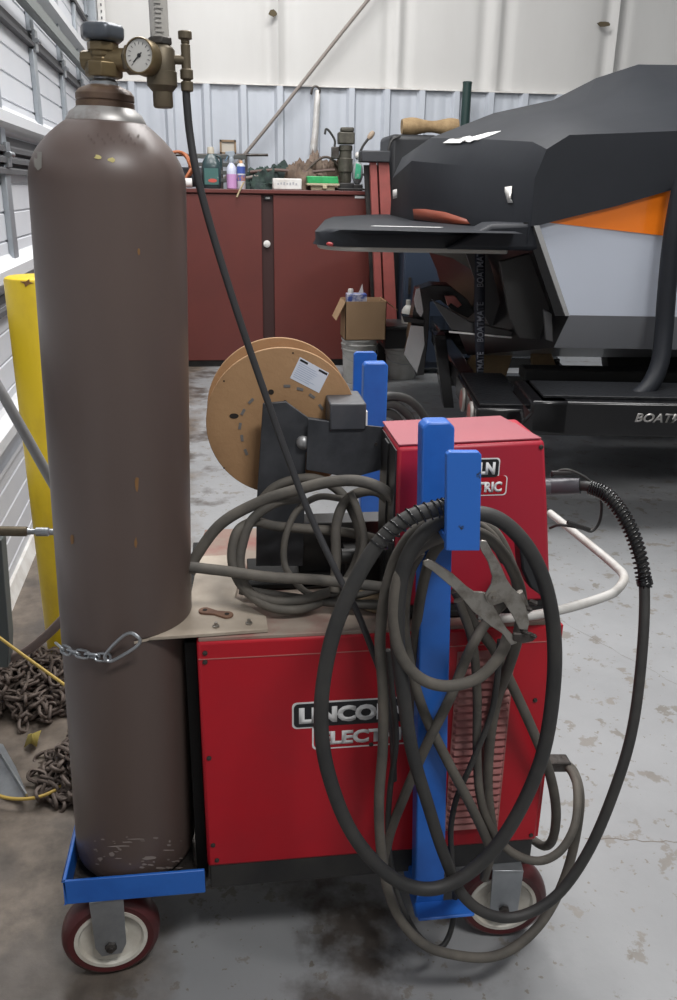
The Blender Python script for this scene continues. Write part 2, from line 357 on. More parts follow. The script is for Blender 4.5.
topY = P(440,420,Z=zt+.006).y
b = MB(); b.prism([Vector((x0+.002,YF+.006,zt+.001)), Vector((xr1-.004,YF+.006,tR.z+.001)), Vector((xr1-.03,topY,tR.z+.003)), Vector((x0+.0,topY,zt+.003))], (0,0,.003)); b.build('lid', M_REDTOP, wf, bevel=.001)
b = MB(); b.box((x0-.002,YF+.006,zb),(x0+.006,YB-.002,zt-.006)); b.build('open_side', M_BLK, wf)
b = MB(); q0, q1, q2, q3 = P(470,441,Z=zt+.006), P(540,438,Z=zt+.006), P(514,423,Z=zt+.006), P(462,426,Z=zt+.006)
b.prism([q0,q1,q2,q3], (0,0,.0006)); dec = b.build('warning_decal', mat('decal_grey',(.22,.2,.19),.5), wf)
for i in range(6):
    t = .02+i*.155; wdt = .055 if i else .1
    A, B = q0.lerp(q1,t), q3.lerp(q2,t); A2, B2 = q0.lerp(q1,t+wdt), q3.lerp(q2,t+wdt)
    b = MB(); b.prism([A.lerp(B,.1),A2.lerp(B2,.1),A2.lerp(B2,.9),A.lerp(B,.9)], (0,0,.0012)); b.build('decal_band', mat('decal_orange',(.7,.33,.12),.5) if i == 0 else mat('decal_white',(.65,.6,.56),.5), dec)
b = MB(); b.box((x0+.01,YF+.004,.727),(xr0-.01,YB-.01,zb)); b.build('base', M_BLK, wf)
b = MB(); z0_ = P(400,602,Y=YF).z; b.box((x0+.02,YF-.002,.7275),(f10.x-.005,YF+.02,.7355)); b.build('foot_rail', M_BLK, wf)
q = P(480,478,Y=YF); k2 = .0185
rr = P(506,495,Y=YF); badge(wf, rr.x-k2*5.9-k2*1.25*.65, rr.z, k2, YF, 5.9)
for x, y in ((541,592),(440,592),(541,447)):
    p = P(x,y,Y=YF); b = MB(); b.lathe([(.004,0),(.0038,.002),(.002,.003)], p, (0,-1,0), seg=12); b.build('screw', M_DKST, wf)
# black open frame, arm and spindle
def slab(pts, Y, d, m, nm, par, bev=.001):
    b = MB(); b.prism([P(x,y,Y=Y) for x, y in pts], (0,d,0)); return b.build(nm, m, par, bevel=bev)
M_BRK = mat('bracket_black_dusty',(.022,.024,.028),.5,col2=(.07,.072,.08),scale=13,amt=.4,sharp=.2)
slab([(263,404),(286,402),(308,418),(388,430),(392,466),(306,452),(303,566),(256,566),(257,500)], 1.42, .01, M_BRK, 'spool_bracket', wf, .0008)
slab([(308,419),(390,428),(396,466),(352,478),(306,470)], 1.405, .004, M_BRK, 'side_arm', wf)
b = MB(); a0 = P(330,404,Y=1.40); a1 = P(366,430,Y=1.40); b.box((a0.x,1.40,a1.z),(a1.x,1.50,a0.z)); b.build('motor_cover', mat('cover_grey',(.045,.048,.056),.45,col2=(.08,.08,.085),scale=8), wf, bevel=.003)
b = MB(); a0 = P(365.5,412,Y=1.40); a1 = P(367.5,426,Y=1.40); b.box((a0.x,1.402,a1.z),(a1.x,1.47,a0.z)); b.build('cover_gasket', M_WHITE, wf)
b = MB(); c = P(303,442,Y=1.42); b.lathe([(.012,0),(.012,.006),(.008,.011),(.003,.013)], c, (0,-1,0)); b.build('spindle_knob', mat('knob_grey',(.3,.3,.3),.4,.5), wf)
b = MB(); c = P(376,444,Y=1.405); b.lathe([(.003,0),(.003,.002)], c, (0,-1,0), seg=12); b.build('screw', M_DKST, wf)
b = MB(); b.box((P(300,560,Y=1.42).x,1.40,.728),(x0+.02,1.50,.74)); b.box((x0-.005,1.33,.75),(x0+.01,1.36,zt-.01)); b.build('open_frame', M_BLK, wf)
b = MB(); e0 = P(250,600,Z=.727); b.box((.02,1.40,.7275),(x0,1.52,.738)); b.build('frame_floor', mat('panel_black',(.004,.004,.004),.6,spec=.2), wf, bevel=.002)
# drive rolls block seen between the cables
b = MB(); c = P(372,520,Y=1.40); b.box((c.x-.05,1.38,.74),(c.x+.03,1.44,.80)); b.box((c.x-.13,1.44,.74),(c.x+.03,1.49,.84)); b.cyl((c.x-.06,1.375,.80),(c.x+.05,1.375,.80),.014)
for k in range(5): b.lathe([(.019,0),(.019,.004)], (c.x+.0+.008*k,1.375,.80), (1,0,0))
b.build('drive_unit', M_BLK, wf, bevel=.002)
# connector and gun inlet
q = P(548,487,Y=1.35); qe = P(580,486,Y=1.325)
b = MB(); b.tube([q+Vector((-.02,0,0)), q, q+Vector((.006,0,0)), qe], lambda t: .0155 if t < .9 else .014, 24); b.build('gun_connector', mat('connector_grey',(.06,.06,.07),.4), wf)
# ================================================================== SPOOL
SY = 1.475; sc = P(282, 423, Y=SY); SR = (P(357,423,Y=SY)-P(207,423,Y=SY)).length/2
sax = Vector((.0,-1,0)).normalized()
sc.z = P(282,422,Y=SY).z
sp = thing('wire_spool', 'round tan fibreboard wire reel with white label held by the black bracket', 'spool', (sc.x, SY+.05, sc.z-SR))
def flange(c, nm):
    b = MB(); b.lathe([(SR-.001,0),(SR,.001),(SR,.006),(SR-.001,.007)], c, sax, seg=96); return b.build(nm, M_FIBRE, sp)
flange(sc, 'flange'); flange(sc-sax*.105, 'flange')
b = MB(); b.cyl(sc, sc-sax*.1, .075, seg=48); b.build('wire_core', mat('copper_wire',(.5,.22,.1),.35,.8), sp)
fy = SY-.0072
def onf(x, y): return P(x, y, Y=fy)
lab = [onf(300,357), onf(329,373), onf(319,393), onf(290,378)]
b = MB(); b.prism(lab, (0,-.0005,0)); lb_ = b.build('label', mat('label_white',(.62,.66,.74),.5), sp)
def onl(u, v): return lab[0].lerp(lab[1],u).lerp(lab[3].lerp(lab[2],u),v)
for u0,u1,v0,v1 in ((.04,.3,.05,.14),(.68,.97,.05,.14)):
    b = MB(); b.prism([onl(u0,v0),onl(u1,v0),onl(u1,v1),onl(u0,v1)], (0,-.0009,0)); b.build('label_bar', M_BADGEK, lb_)
for i in range(8):
    v = .22+i*.09; b = MB(); b.prism([onl(.06,v),onl(.55+.35*random.random(),v),onl(.55+.3*random.random(),v+.025),onl(.06,v+.025)], (0,-.0008,0)); b.build('label_print', mat('label_print_blue',(.35,.42,.55),.6), lb_)
for x, y, a in ((287,386,0),(300,389,15),(312,396,35),(321,407,55),(251,401,-45),(243,412,-60),(240,426,-80),(242,438,-95),(246,452,-110)):
    c = onf(x,y); d = Vector((math.cos(math.radians(-a)),0,math.sin(math.radians(-a)))); e = Vector((-d.z,0,d.x))
    b = MB(); b.prism([c+d*.006+e*.0025,c-d*.006+e*.0025,c-d*.006-e*.0025,c+d*.006-e*.0025], (0,-.0008,0)); b.build('staple', mat('staple_grey',(.2,.19,.18),.5,.4), sp)
for x, y, sx in ((271,392,1),(234,416,1.6),(285,402,.7),(224,381,.3),(293,353,.3),(224,468,.3),(340,440,.3)):
    c = onf(x,y); b = MB(); b.prism([c+Vector((.0052*sx*math.cos(t*math.pi/8),0,.0048*min(sx,1)*math.sin(t*math.pi/8))) for t in range(16)], (0,-.0005,0)); b.build('hole', mat('hole_dark',(.02,.015,.012),.9), sp)
# ================================================================== GAS CYLINDER
zc0, zc1 = .156, P(108.5,182,Y=CYm).z
ct = P(108.5,182,Y=CYm); cb = P(137,850,Y=CYm)
ct = ct-Vector((0,0,.005)); zt2, zb2 = ct.z, cb.z; axd = (ct-cb).normalized()
def axp(z): return cb+axd*((z-cb.z)/axd.z)
base = axp(TZ+.008)
gc = thing('gas_cylinder', 'tall brown steel gas cylinder standing in the blue tray at left of the welder', 'gas cylinder', tuple(base))
Lc = (ct-base).length
prof = [(.085,0),(CR-.022,.002),(CR-.010,.008),(CR-.003,.019),(CR,.032),(CR,Lc)]
RN = .047; HS = .086
def shoulder(t): return CR-(CR-.054)*t**2.2
for k in range(1, 15): prof.append((shoulder(k/14), Lc+HS*k/14))
b = MB(); b.lathe(prof, base, axd, seg=96); b.build('body', M_CYL, gc, angle=50)
nk = base+axd*(Lc+HS+.004)
b = MB(); b.lathe([(.0565,-.013),(.056,-.004),(.050,.006),(.044,.010),(.041,.013)], nk, axd, seg=64); b.build('collar', mat('collar_worn',(.36,.35,.34),.45,.5,col2=(.2,.16,.14),scale=25,amt=.4,sharp=.5), gc)
b = MB(); b.lathe([(.036,.010),(.0405,.013),(.0405,.020),(.039,.021),(.0405,.023),(.0405,.030),(.036,.036),(.022,.042)], nk, axd, seg=64); b.build('neck_ring', mat('neck_paint',(.11,.07,.05),.4,.3,col2=(.18,.12,.07),scale=20,amt=.4), gc)
# yellow marks, stamp marks
def oncyl(x, y):                            # pixel onto the shoulder, by a short march
    for k in range(400):
        p = P(x, y, Y=CYm-.16+k*.0006); h = (p-base).dot(axd); r = (p-base-axd*h).length
        if h > Lc: rr = shoulder(min(1,(h-Lc)/HS))
        else: rr = CR
        if r <= rr+.0004: return p
    return p
def blob(cx, cy, w, h, m, nm, n=9):
    pts = []
    for k in range(n):
        a = 2*math.pi*k/n; s = random.uniform(.6,1.1); pts.append(oncyl(cx+w*s*math.cos(a), cy+h*s*math.sin(a)))
    c = oncyl(cx, cy); b = MB(); b.add([c-FW*.0006]+[p-FW*.0006 for p in pts], [(0,k+1,(k+1)%n+1) for k in range(n)])
    return b.build(nm, m, gc)
M_YMARK = mat('yellow_crayon',(.42,.36,.14),.7)
for x, y, w, h in ((98,157,4,2.6),(112,160,5,2.8)): blob(x, y, w, h, M_YMARK, 'paint_mark')
M_RUSTM = mat('rust_stain',(.2,.1,.035),.7)
for x, y, w, h in ((137,484,2.5,9),(136,543,1.6,6),(72,540,2,6),(139,252,1.5,4)): blob(x, y, w, h, M_RUSTM, 'rust_mark')
for x, y, w, h in ((120,846,13,1.0),(150,858,9,2),(137,839,10,.8),(160,868,6,1.6),(128,842,6,.9),(168,850,8,.8),(112,854,3,3))+tuple((random.uniform(95,185), random.uniform(836,868), random.uniform(1,4), random.uniform(.5,1.6)) for _ in range(34)): blob(x, y, w, h, mat('scuff',(.2,.165,.15),.6), 'scuff')
for i in range(16): blob(88+i*3.4+random.uniform(-1,1), 139+5*((i%3)-1)*.7+random.uniform(-1,1), 1.3, 2.0, mat('stamp_dark',(.085,.058,.05),.6), 'stamped_mark', 6)
blob(38,160,5.5,11,mat('grey_sticker',(.2,.19,.17),.6),'sticker',8)
# valve
vb = nk+axd*.040; V = Vector
b = MB(); b.lathe([(.019,0),(.019,.006),(.015,.010),(.015,.014)], vb, axd, seg=32); b.build('valve_stem', M_GALV, gc)
z0 = vb+axd*.012
b = MB(); b.lathe([(.024,0),(.026,.003),(.026,.018),(.022,.020),(.018,.022),(.017,.025),(.019,.027),(.019,.032),(.0215,.033),(.0215,.043),(.014,.046)], z0, axd, seg=8)
vs = V((1,-.28,0)).normalized(); vc = z0+axd*.022
b.cyl(vc, vc+vs*.034, .015, seg=24); b.cyl(vc, vc-vs*.030, .013, seg=8); b.build('valve_body', M_BRASS, gc, bevel=.001)
hw = z0+axd*.045
pr = []
b = MB(); seg = 60
rows = []
for r, h in ((.0,0),(.024,0),(.028,.003),(.029,.007),(.029,.016),(.027,.020),(.022,.0215),(.018,.018),(0,.018)):
    row = []
    u = axd.orthogonal().normalized(); w_ = axd.cross(u)
    for k in range(seg):
        a = 2*math.pi*k/seg; s = 1+.06*math.cos(6*a) if r > .022 else 1
        row.append(hw+axd*h+(u*math.cos(a)+w_*math.sin(a))*max(r*s,1e-5))
    rows.append(row)
b.grid(rows, True); b.build('hand_wheel', mat('handwheel_grey',(.075,.085,.1),.35,.3,col2=(.14,.13,.12),scale=20,amt=.4), gc, angle=50)
# ================================================================== REGULATOR
rg = thing('gas_regulator', 'brass flow regulator with round gauge and clear tube screwed on the cylinder valve', 'regulator', tuple(vc+vs*.04))
b = MB(); b.lathe([(.013,.030),(.019,.034),(.019,.052),(.013,.056),(.010,.058),(.010,.085)], vc, vs, seg=6)
b.build('inlet_nut', M_BRASSD, rg, bevel=.001)
gz = P(143,57,Y=1.27)
b = MB()
FYy = 1.295; fb = P(162,80,Y=FYy)
FX = fb.x
zz = lambda y: P(162,y,Y=FYy).z
b.lathe([(.0,zz(108)),(.012,zz(108)),(.0135,zz(106)),(.0135,zz(92)),(.016,zz(90)),(.018,zz(88)),(.0205,zz(86)),(.0205,zz(72)),(.019,zz(71)),(.019,zz(50)),(.016,zz(47)),(.013,zz(45)),(0,zz(45))], (FX,FYy,0), seg=40)
b.cyl((vc+vs*.06), (FX,FYy,vc.z), .011)
b.build('body', M_BRASSD, rg, angle=40)
b = MB(); b.lathe([(.0165,zz(45)),(.0165,zz(38)),(.012,zz(37))], (FX,FYy,0), seg=6); b.build('tube_nut', M_DKST, rg, bevel=.001)
b = MB(); b.lathe([(.0125,zz(40)),(.0125,zz(-60)),(.011,zz(-60)),(.011,zz(40))], (FX,FYy,0), seg=32)
fl = b.build('flow_tube', mat('clear_tube',(.62,.6,.56),.12,trans=.35), rg)
for k in range(16):
    z = zz(34)+k*.0055; b = MB(); b.box((FX-.005,FYy-.0135,z),(FX+(.004 if k%5 else .007),FYy-.0126,z+.0008)); b.build('tube_graduation', mat('print_dark',(.1,.1,.1),.6), fl)
ga = Vector((-.45,-1,.06)).normalized()
b = MB(); b.cyl(gz, Vector((FX,FYy,gz.z)), .007); b.lathe([(.006,-.016),(.021,-.013),(.0225,-.010),(.0225,.010),(.0215,.012),(.020,.012),(.020,.009)], gz, ga, seg=48); g = b.build('gauge', M_BRASS, rg, angle=40)
b = MB(); b.lathe([(.0001,.0092),(.0198,.0092),(.0198,.0098),(.0001,.0098)], gz, ga, seg=40); dl = b.build('dial', mat('dial_face',(.52,.51,.48),.3), g)
gu = (Vector((0,0,1))-ga*ga.z).normalized(); gr = gu.cross(ga)
cc = gz+ga*.0101
for k in range(13):
    a = math.radians(225-k*22.5); d = gr*math.cos(a)+gu*math.sin(a); b = MB(); b.bar(cc+d*.013, cc+d*.0165, .0008, .0004, ga); b.build('dial_tick', mat('print_dark',(.1,.1,.1),.6), dl)
d = (gr*-.6-gu*.55).normalized(); b = MB(); b.bar(cc-d*.005+ga*.0006, cc+d*.012+ga*.0006, .0014, .0005, ga); b.cyl(cc, cc+ga*.001, .0025); b.build('needle', M_BADGEK, dl)
FX2 = P(186,60,Y=FYy).x; zq = lambda y: P(186,y,Y=FYy).z
b = MB(); b.lathe([(.005,zq(92)),(.0085,zq(91)),(.0085,zq(82)),(.0055,zq(81)),(.0055,zq(80)),(.009,zq(79)),(.009,zq(70)),(.0065,zq(69)),(.0065,zq(45)),(.005,zq(44)),(.006,zq(43)),(.006,zq(40)),(.0095,zq(39)),(.0095,zq(32)),(.008,zq(31)),(0,zq(31))], (FX2,FYy,0), seg=12)
b.cyl((FX,FYy,zq(60)),(FX2,FYy,zq(60)),.006); b.build('outlet_fitting', M_BRASSD, rg, bevel=.0008)
# ================================================================== cables
def cable(name, pts, r, m, label, cat='cable', n=8, seg=12, Y=None, group=None):
    b = MB(); b.tube(spline(px(pts, Y), n), r, seg); o = b.build(name, m, None, angle=60)
    return tag(o, label, cat, group)
cable('gas_hose', [(186,90,FYy),(187,105,1.295),(190,135,1.295),(197,175,1.29),(213,235,1.29),(238,315,1.285),(262,385,1.28),(285,450,1.27),(310,515,1.25),(338,575,1.22),(357,612,1.205),(374,655,1.20),(386,690,1.20),(392,730,1.2),(394,780,1.205)],
      .0056, M_HOSE, 'thin dark gas hose running from the brass regulator down past the welder badge', 'hose')
hk = 'cables looped on the front blue hook'
# gun cable
gp = [(576,486,1.33),(590,487,1.31),(607,495,1.29),(624,517,1.27),(637,547,1.25),(644,580,1.23),(643,640,1.19),(634,720,1.15),(618,780,1.12),(590,848,1.10),(557,895,1.085),(520,916,1.08),(488,914,1.08),(462,894,1.09),(444,855,1.10),(428,805,1.105),(412,750,1.11),(403,690,1.112),(397,630,1.112),(403,570,1.112),(425,532,1.11),(462,514,1.11),(500,520,1.108),(533,556,1.10),(551,610,1.092),(554,680,1.085),(541,760,1.08),(508,830,1.077),(470,872,1.075),(430,889,1.074),(390,876,1.074),(352,833,1.073),(328,772,1.073),(321,715,1.074),(328,655,1.078),(345,602,1.083),(375,548,1.088),(405,520,1.09),(440,508,1.092),(466,508,1.095)]
o = cable('gun_cable', gp, lambda t: .0092+.0023*min(1,max(0,(t-.3)/.15)), M_CABK, 'thick black gun cable hanging in the widest loop off the front blue hook', n=8, seg=16)
def coil(pts, r, wr, turns, m, nm, par, n=8):
    path = spline(px(pts), n); fr = frames(path); L = len(path)-1; out = []; N = turns*14
    for i in range(N+1):
        t = i/N*L; k = min(int(t), L-1); f = t-k; p = path[k].lerp(path[k+1], f); u, w = fr[k]; a = 2*math.pi*i/14
        out.append(p+(u*math.cos(a)+w*math.sin(a))*r)
    b = MB(); b.tube(out, wr, 6); return b.build(nm, m, par, angle=60)
coil(gp[1:6]+[(645,583,1.228)], .0122, .0019, 36, M_BLKG, 'strain_relief_spring', o)
coil(gp[-4:-1]+[(450,507,1.093)], .0133, .0014, 14, M_BLKG, 'strain_relief_spring', o)
WC = M_CABLE
cable('work_cable', [(508,636,1.115),(500,655,1.10),(478,678,1.098),(447,686,1.098),(420,678,1.10),(401,655,1.105),(394,620,1.108),(398,580,1.11),(415,552,1.12),(444,536,1.13),(475,532,1.13),(497,546,1.13),(515,575,1.13),(522,605,1.14),(517,640,1.16),(507,672,1.19),(497,700,1.21),(490,740,1.215),(488,790,1.215),(494,838,1.21)],
      .0092, WC, 'dusty work cable in a small loop ending at the steel ground clamp')
cable('weld_cable', [(562,762,1.30),(574,772,1.28),(580,800,1.22),(574,845,1.2),(562,885,1.17),(543,920,1.13),(518,945,1.11),(490,957,1.1),(455,955,1.1),(425,945,1.1),(402,922,1.11),(388,890,1.12),(381,850,1.13),(379,800,1.14),(383,745,1.14),(383,690,1.14),(380,640,1.14),(386,590,1.14),(400,550,1.14),(425,523,1.14),(460,518,1.14),(490,535,1.145),(505,560,1.15)],
      .0088, WC, 'dusty cable in the lowest hanging loop below the right cart wheel')
cable('weld_cable', [(420,552,1.15),(409,575,1.155),(404,620,1.155),(410,665,1.155),(424,712,1.152),(447,760,1.15),(468,800,1.15),(486,838,1.16),(490,855,1.17),(484,878,1.19)],
      .0088, WC, 'dusty cable slanting across the lower blue post down to the louvre bottom')
cable('weld_cable', [(520,590,1.2),(492,615,1.19),(470,650,1.155),(450,698,1.145),(428,742,1.145),(406,792,1.165),(389,838,1.18),(386,875,1.19),(395,905,1.19)],
      .0085, WC, 'dusty cable slanting down leftwards from the ground clamp behind the post')
cable('weld_cable', [(455,590,1.215),(475,625,1.215),(493,648,1.215),(512,685,1.205),(536,738,1.20),(550,775,1.21),(556,810,1.23),(553,838,1.26),(544,846,1.32),(530,838,1.42)],
      .0092, WC, 'dusty cable running from behind the post diagonally to the lower right corner of the welder')
cable('weld_cable', [(458,600,1.2),(472,640,1.2),(477,690,1.195),(477,750,1.19),(480,795,1.18),(491,828,1.17),(510,851,1.16),(537,861,1.15),(560,851,1.15),(575,824,1.17),(577,788,1.22),(570,770,1.28),(560,762,1.30)],
      .0078, WC, 'cable dropping straight over the louvres, then bending out to the right side lug')
cable('control_cable', [(500,640,1.17),(497,680,1.17),(490,718,1.17),(471,765,1.17),(457,797,1.175),(451,828,1.18),(452,860,1.18),(455,900,1.17),(450,933,1.15),(438,948,1.13),(418,935,1.14),(402,905,1.16),(392,870,1.18),(388,830,1.18),(390,790,1.17),(396,740,1.165),(392,690,1.165),(388,650,1.165)],
      .0052, M_CABK, 'thin black control cable hanging in front of the louvres and looping below the cart')
# extra turns at the hook
cable('weld_cable', [(420,740,1.215),(415,690,1.21),(416,640,1.185),(420,600,1.165),(430,560,1.158),(445,540,1.156),(470,524,1.155),(492,530,1.155),(508,556,1.155),(518,590,1.165),(521,625,1.18)], .0085, WC, 'short grey cable turn tucked closest to the blue post top')
# coil on top of the welder
dk = 'dusty cables coiled on the welder top'
cable('weld_cable', [(190,573,1.33),(197,555,1.34),(222,523,1.35),(262,501,1.35),(300,489,1.34),(330,482,1.33),(358,481,1.32),(382,489,1.31),(397,505,1.30),(404,525,1.29),(404,560,1.27),(398,600,1.22)], .0098, WC, 'thick dusty cable arching over the top of the coil behind the cylinder')
cable('weld_cable', [(190,567,1.30),(225,571,1.295),(270,577,1.285),(320,580,1.275),(365,585,1.27),(410,590,1.265)], .0092, WC, 'straight dusty cable lying across the front of the coil on the welder')
cable('weld_cable', [(259,503,1.40),(275,487,1.40),(298,479,1.40),(320,480,1.395),(342,494,1.38),(357,522,1.36),(360,548,1.35),(350,575,1.33),(330,596,1.31),(300,609,1.295),(268,606,1.295),(242,586,1.305),(232,560,1.32),(237,532,1.335),(254,522,1.35),(275,526,1.36),(310,529,1.37),(345,532,1.37),(380,540,1.36)], .0085, WC, 'dusty cable in the large round coil lying on the welder top')
cable('weld_cable', [(344,499,1.365),(318,497,1.36),(297,511,1.355),(286,535,1.34),(284,560,1.325),(290,575,1.31),(306,592,1.31),(330,600,1.31),(356,596,1.31),(385,588,1.31)], .0058, WC, 'thin dusty cable forming the narrow upright loop inside the deck coil')
cable('weld_cable', [(334,592,1.31),(336,560,1.33),(336,528,1.345),(343,505,1.355),(358,493,1.355),(378,492,1.35),(392,506,1.34),(398,525,1.33),(400,550,1.32),(396,580,1.3)], .0088, WC, 'dusty cable bent in a tall arch beside the feeder')
cable('weld_cable', [(350,492,1.34),(358,512,1.33),(364,540,1.32),(358,565,1.31),(345,585,1.3)], .0068, WC, 'short dusty cable curving down inside the tall arch')
cable('weld_cable', [(300,498,1.36),(275,503,1.35),(252,520,1.34),(243,542,1.33),(240,565,1.318),(248,590,1.302),(270,600,1.30),(300,600,1.30),(330,592,1.30)], .0085, WC, 'inner turn of the round deck coil nearest the cylinder')
cable('weld_cable', [(240,590,1.36),(280,596,1.34),(330,602,1.30),(380,605,1.285),(420,604,1.28)], .0085, mat('cable_dark',(.05,.046,.04),.7), 'dark cable lying low along the deck behind the coil')
# rear cables on back hook
for i, (q, lb__) in enumerate((([(377,400,1.8),(392,396,1.82),(410,401,1.85),(425,418,1.88),(430,440,1.9)], 'outermost dark cable arc on the rear hook'),
        ([(377,408,1.8),(392,404,1.82),(404,411,1.84),(413,424,1.86),(417,445,1.88)], 'middle dark cable arc on the rear hook'),
        ([(377,416,1.8),(388,413,1.82),(398,420,1.84),(404,440,1.85)], 'innermost dark cable arc on the rear hook'))):
    cable('weld_cable', q, .010, M_CABK, lb__)
# ================================================================== ground clamp
GY = 1.075
gcl = thing('ground_clamp', 'worn steel ground clamp with open scissor handles hanging on the front hook', 'clamp', tuple(P(495,640,Y=GY)))
def z5(pts): return [(420+x/4.836, 540+y/4.836) for x, y in pts]
slab(z5([(15,105),(40,95),(75,108),(160,165),(225,225),(262,250),(300,252),(335,262),(345,300),(395,385),(420,430),(455,465),(470,500),(440,510),(400,455),(340,415),(255,345),(215,295),(160,235),(60,150),(15,122)]), GY, .004, M_STEEL, 'jaw', gcl)
slab(z5([(285,15),(300,2),(322,5),(352,60),(385,110),(420,190),(450,235),(490,270),(515,330),(530,400),(520,440),(480,430),(450,370),(405,300),(360,318),(325,305),(315,265),(345,215),(350,180),(330,110),(295,50)]), GY-.006, .004, M_STEEL, 'jaw', gcl)
slab(z5([(452,455),(540,452),(570,468),(545,492),(500,500),(452,490)]), GY-.004, .006, M_DKST, 'contact_tip', gcl)
b = MB(); c = P(420+355/4.836, 540+278/4.836, Y=GY-.006); b.lathe([(.0095,0),(.0095,.002),(.0035,.0025),(.0035,.006),(.001,.007)], c, (0,-1,0)); b.build('pivot_bolt', M_STEEL, gcl)
for x, y in ((545,300),(520,330),(540,460),(500,440)):
    c = P(420+x/4.836, 540+y/4.836, Y=GY-.002); b = MB(); b.lathe([(.004,-.004),(.004,.006),(.002,.009)], c, (.5,-1,.1), seg=6); b.build('bolt', M_DKST, gcl)
b = MB(); b.tube(spline([P(519,592,Y=GY+.006),P(524,604,Y=GY+.006),P(527,612,Y=GY+.006)],4), .006, 10); b.build('lead_lug', M_STEEL, gcl)
# welding gun handle
b = MB(); 
b.prism([P(x,y,Y=1.18) for x, y in ((520,545),(534,556),(546,566),(553,582),(541,596),(530,588),(522,570))], (0,.035,0))
o = b.build('welding_gun', mat('gun_black',(.02,.021,.024),.4), None, bevel=.004); tag(o, 'black plastic gun handle poking out behind the cables at the feeder corner', 'welding gun')
b = MB(); b.lathe([(.0022,0),(.002,.002)], P(541,562,Y=1.18), (0,-1,0), seg=10); b.build('screw', M_STEEL, o)
# control lead at connector
b = MB(); b.tube(spline([P(551,476,Y=1.34),P(562,470,Y=1.335),P(575,472,Y=1.33),P(592,483,Y=1.32),P(601,500,Y=1.31),P(600,520,Y=1.31),P(592,531,Y=1.31),P(580,528,Y=1.31),P(560,525,Y=1.32),P(550,528,Y=1.34)]), .0025, 8)
o = b.build('control_lead', M_CABK); tag(o, 'thin black strap-like lead hooking round the feeder connector', 'cable')
b = MB(); b.bar(P(567,522,Y=1.305), P(590,530,Y=1.305), .006, .008); b.build('plug', M_BLK, o, bevel=.002); b = MB(); b.bar(P(551,473,Y=1.338), P(572,473,Y=1.332), .006, .008); b.build('plug', M_BLK, o, bevel=.002)
# papers and parts on the deck
b = MB(); b.prism([P(292,532,Y=1.46),P(312,534,Y=1.46),P(316,556,Y=1.46),P(292,561,Y=1.46)], (0,-.002,0)); o = b.build('data_label', mat('label_redblue',(.42,.1,.08),.6,col2=(.35,.4,.45),scale=45,amt=.5,sharp=.8), wf)
b = MB(); c = P(388,566,Y=1.32); b.lathe([(.0,0),(.052,0),(.055,.004),(.05,.010),(.0,.010)], (c.x,1.345,.7225), seg=32); o = b.build('round_lid', mat('lid_tan',(.42,.33,.22),.7,col2=(.3,.22,.14),scale=20)); tag(o, 'round tan lid lying on the welder top left of the blue post', 'lid')
# ================================================================== cylinder chain with snap hook
def link_pts(c, d, n, L, W, k=14):
    out = []
    for i in range(k):
        a = 2*math.pi*i/k; x = math.cos(a); y = math.sin(a)
        out.append(c+d*(x*W+(L-W)*(1 if x > 0 else -1)*min(1,abs(x)*3))+n*(y*W))
    return out
ch = thing('retaining_chain', 'galvanised chain with a snap hook strapped round the brown cylinder', 'chain', tuple(P(100,650,Y=1.27)))
sn = [P(x,y,Y=Y-.034) for x, y, Y in ((138,637,1.235),(131,633,1.24),(122,637,1.243),(108,651,1.247),(105,658,1.248),(111,661,1.247),(125,654,1.243),(137,646,1.237),(140,641,1.235))]
b = MB(); b.tube(spline(sn, 6, True), .0028, 8, closed=True); b.build('snap_hook', M_GALV, ch)
p_prev = Vector(sn[4]); ang = math.radians(-118)
path = [sn[4]+Vector((0,0,0))]
zz0 = sn[4].z
a0 = math.atan2(sn[4].y-CYm, sn[4].x-CXm)
K = 6
for i in range(K):
    a = a0-(i+.35)*.155; c = Vector((CXm+(CR+.005)*math.cos(a), CYm+(CR+.005)*math.sin(a), zz0-.006+.002*math.sin(i)))
    c.x -= .0
    d = Vector((math.sin(a), -math.cos(a), 0)); rad = Vector((math.cos(a), math.sin(a), 0)); nrm = (rad if i % 2 else Vector((0,0,1)))
    if i % 2: nrm = (rad*.55+Vector((0,0,.83))).normalized()
    else: nrm = (rad*-.55+Vector((0,0,.83))).normalized()
    b = MB(); b.tube(link_pts(c, d, nrm, .0125, .0062), .0023, 6, closed=True); b.build('chain_link', M_GALV, ch, angle=60)
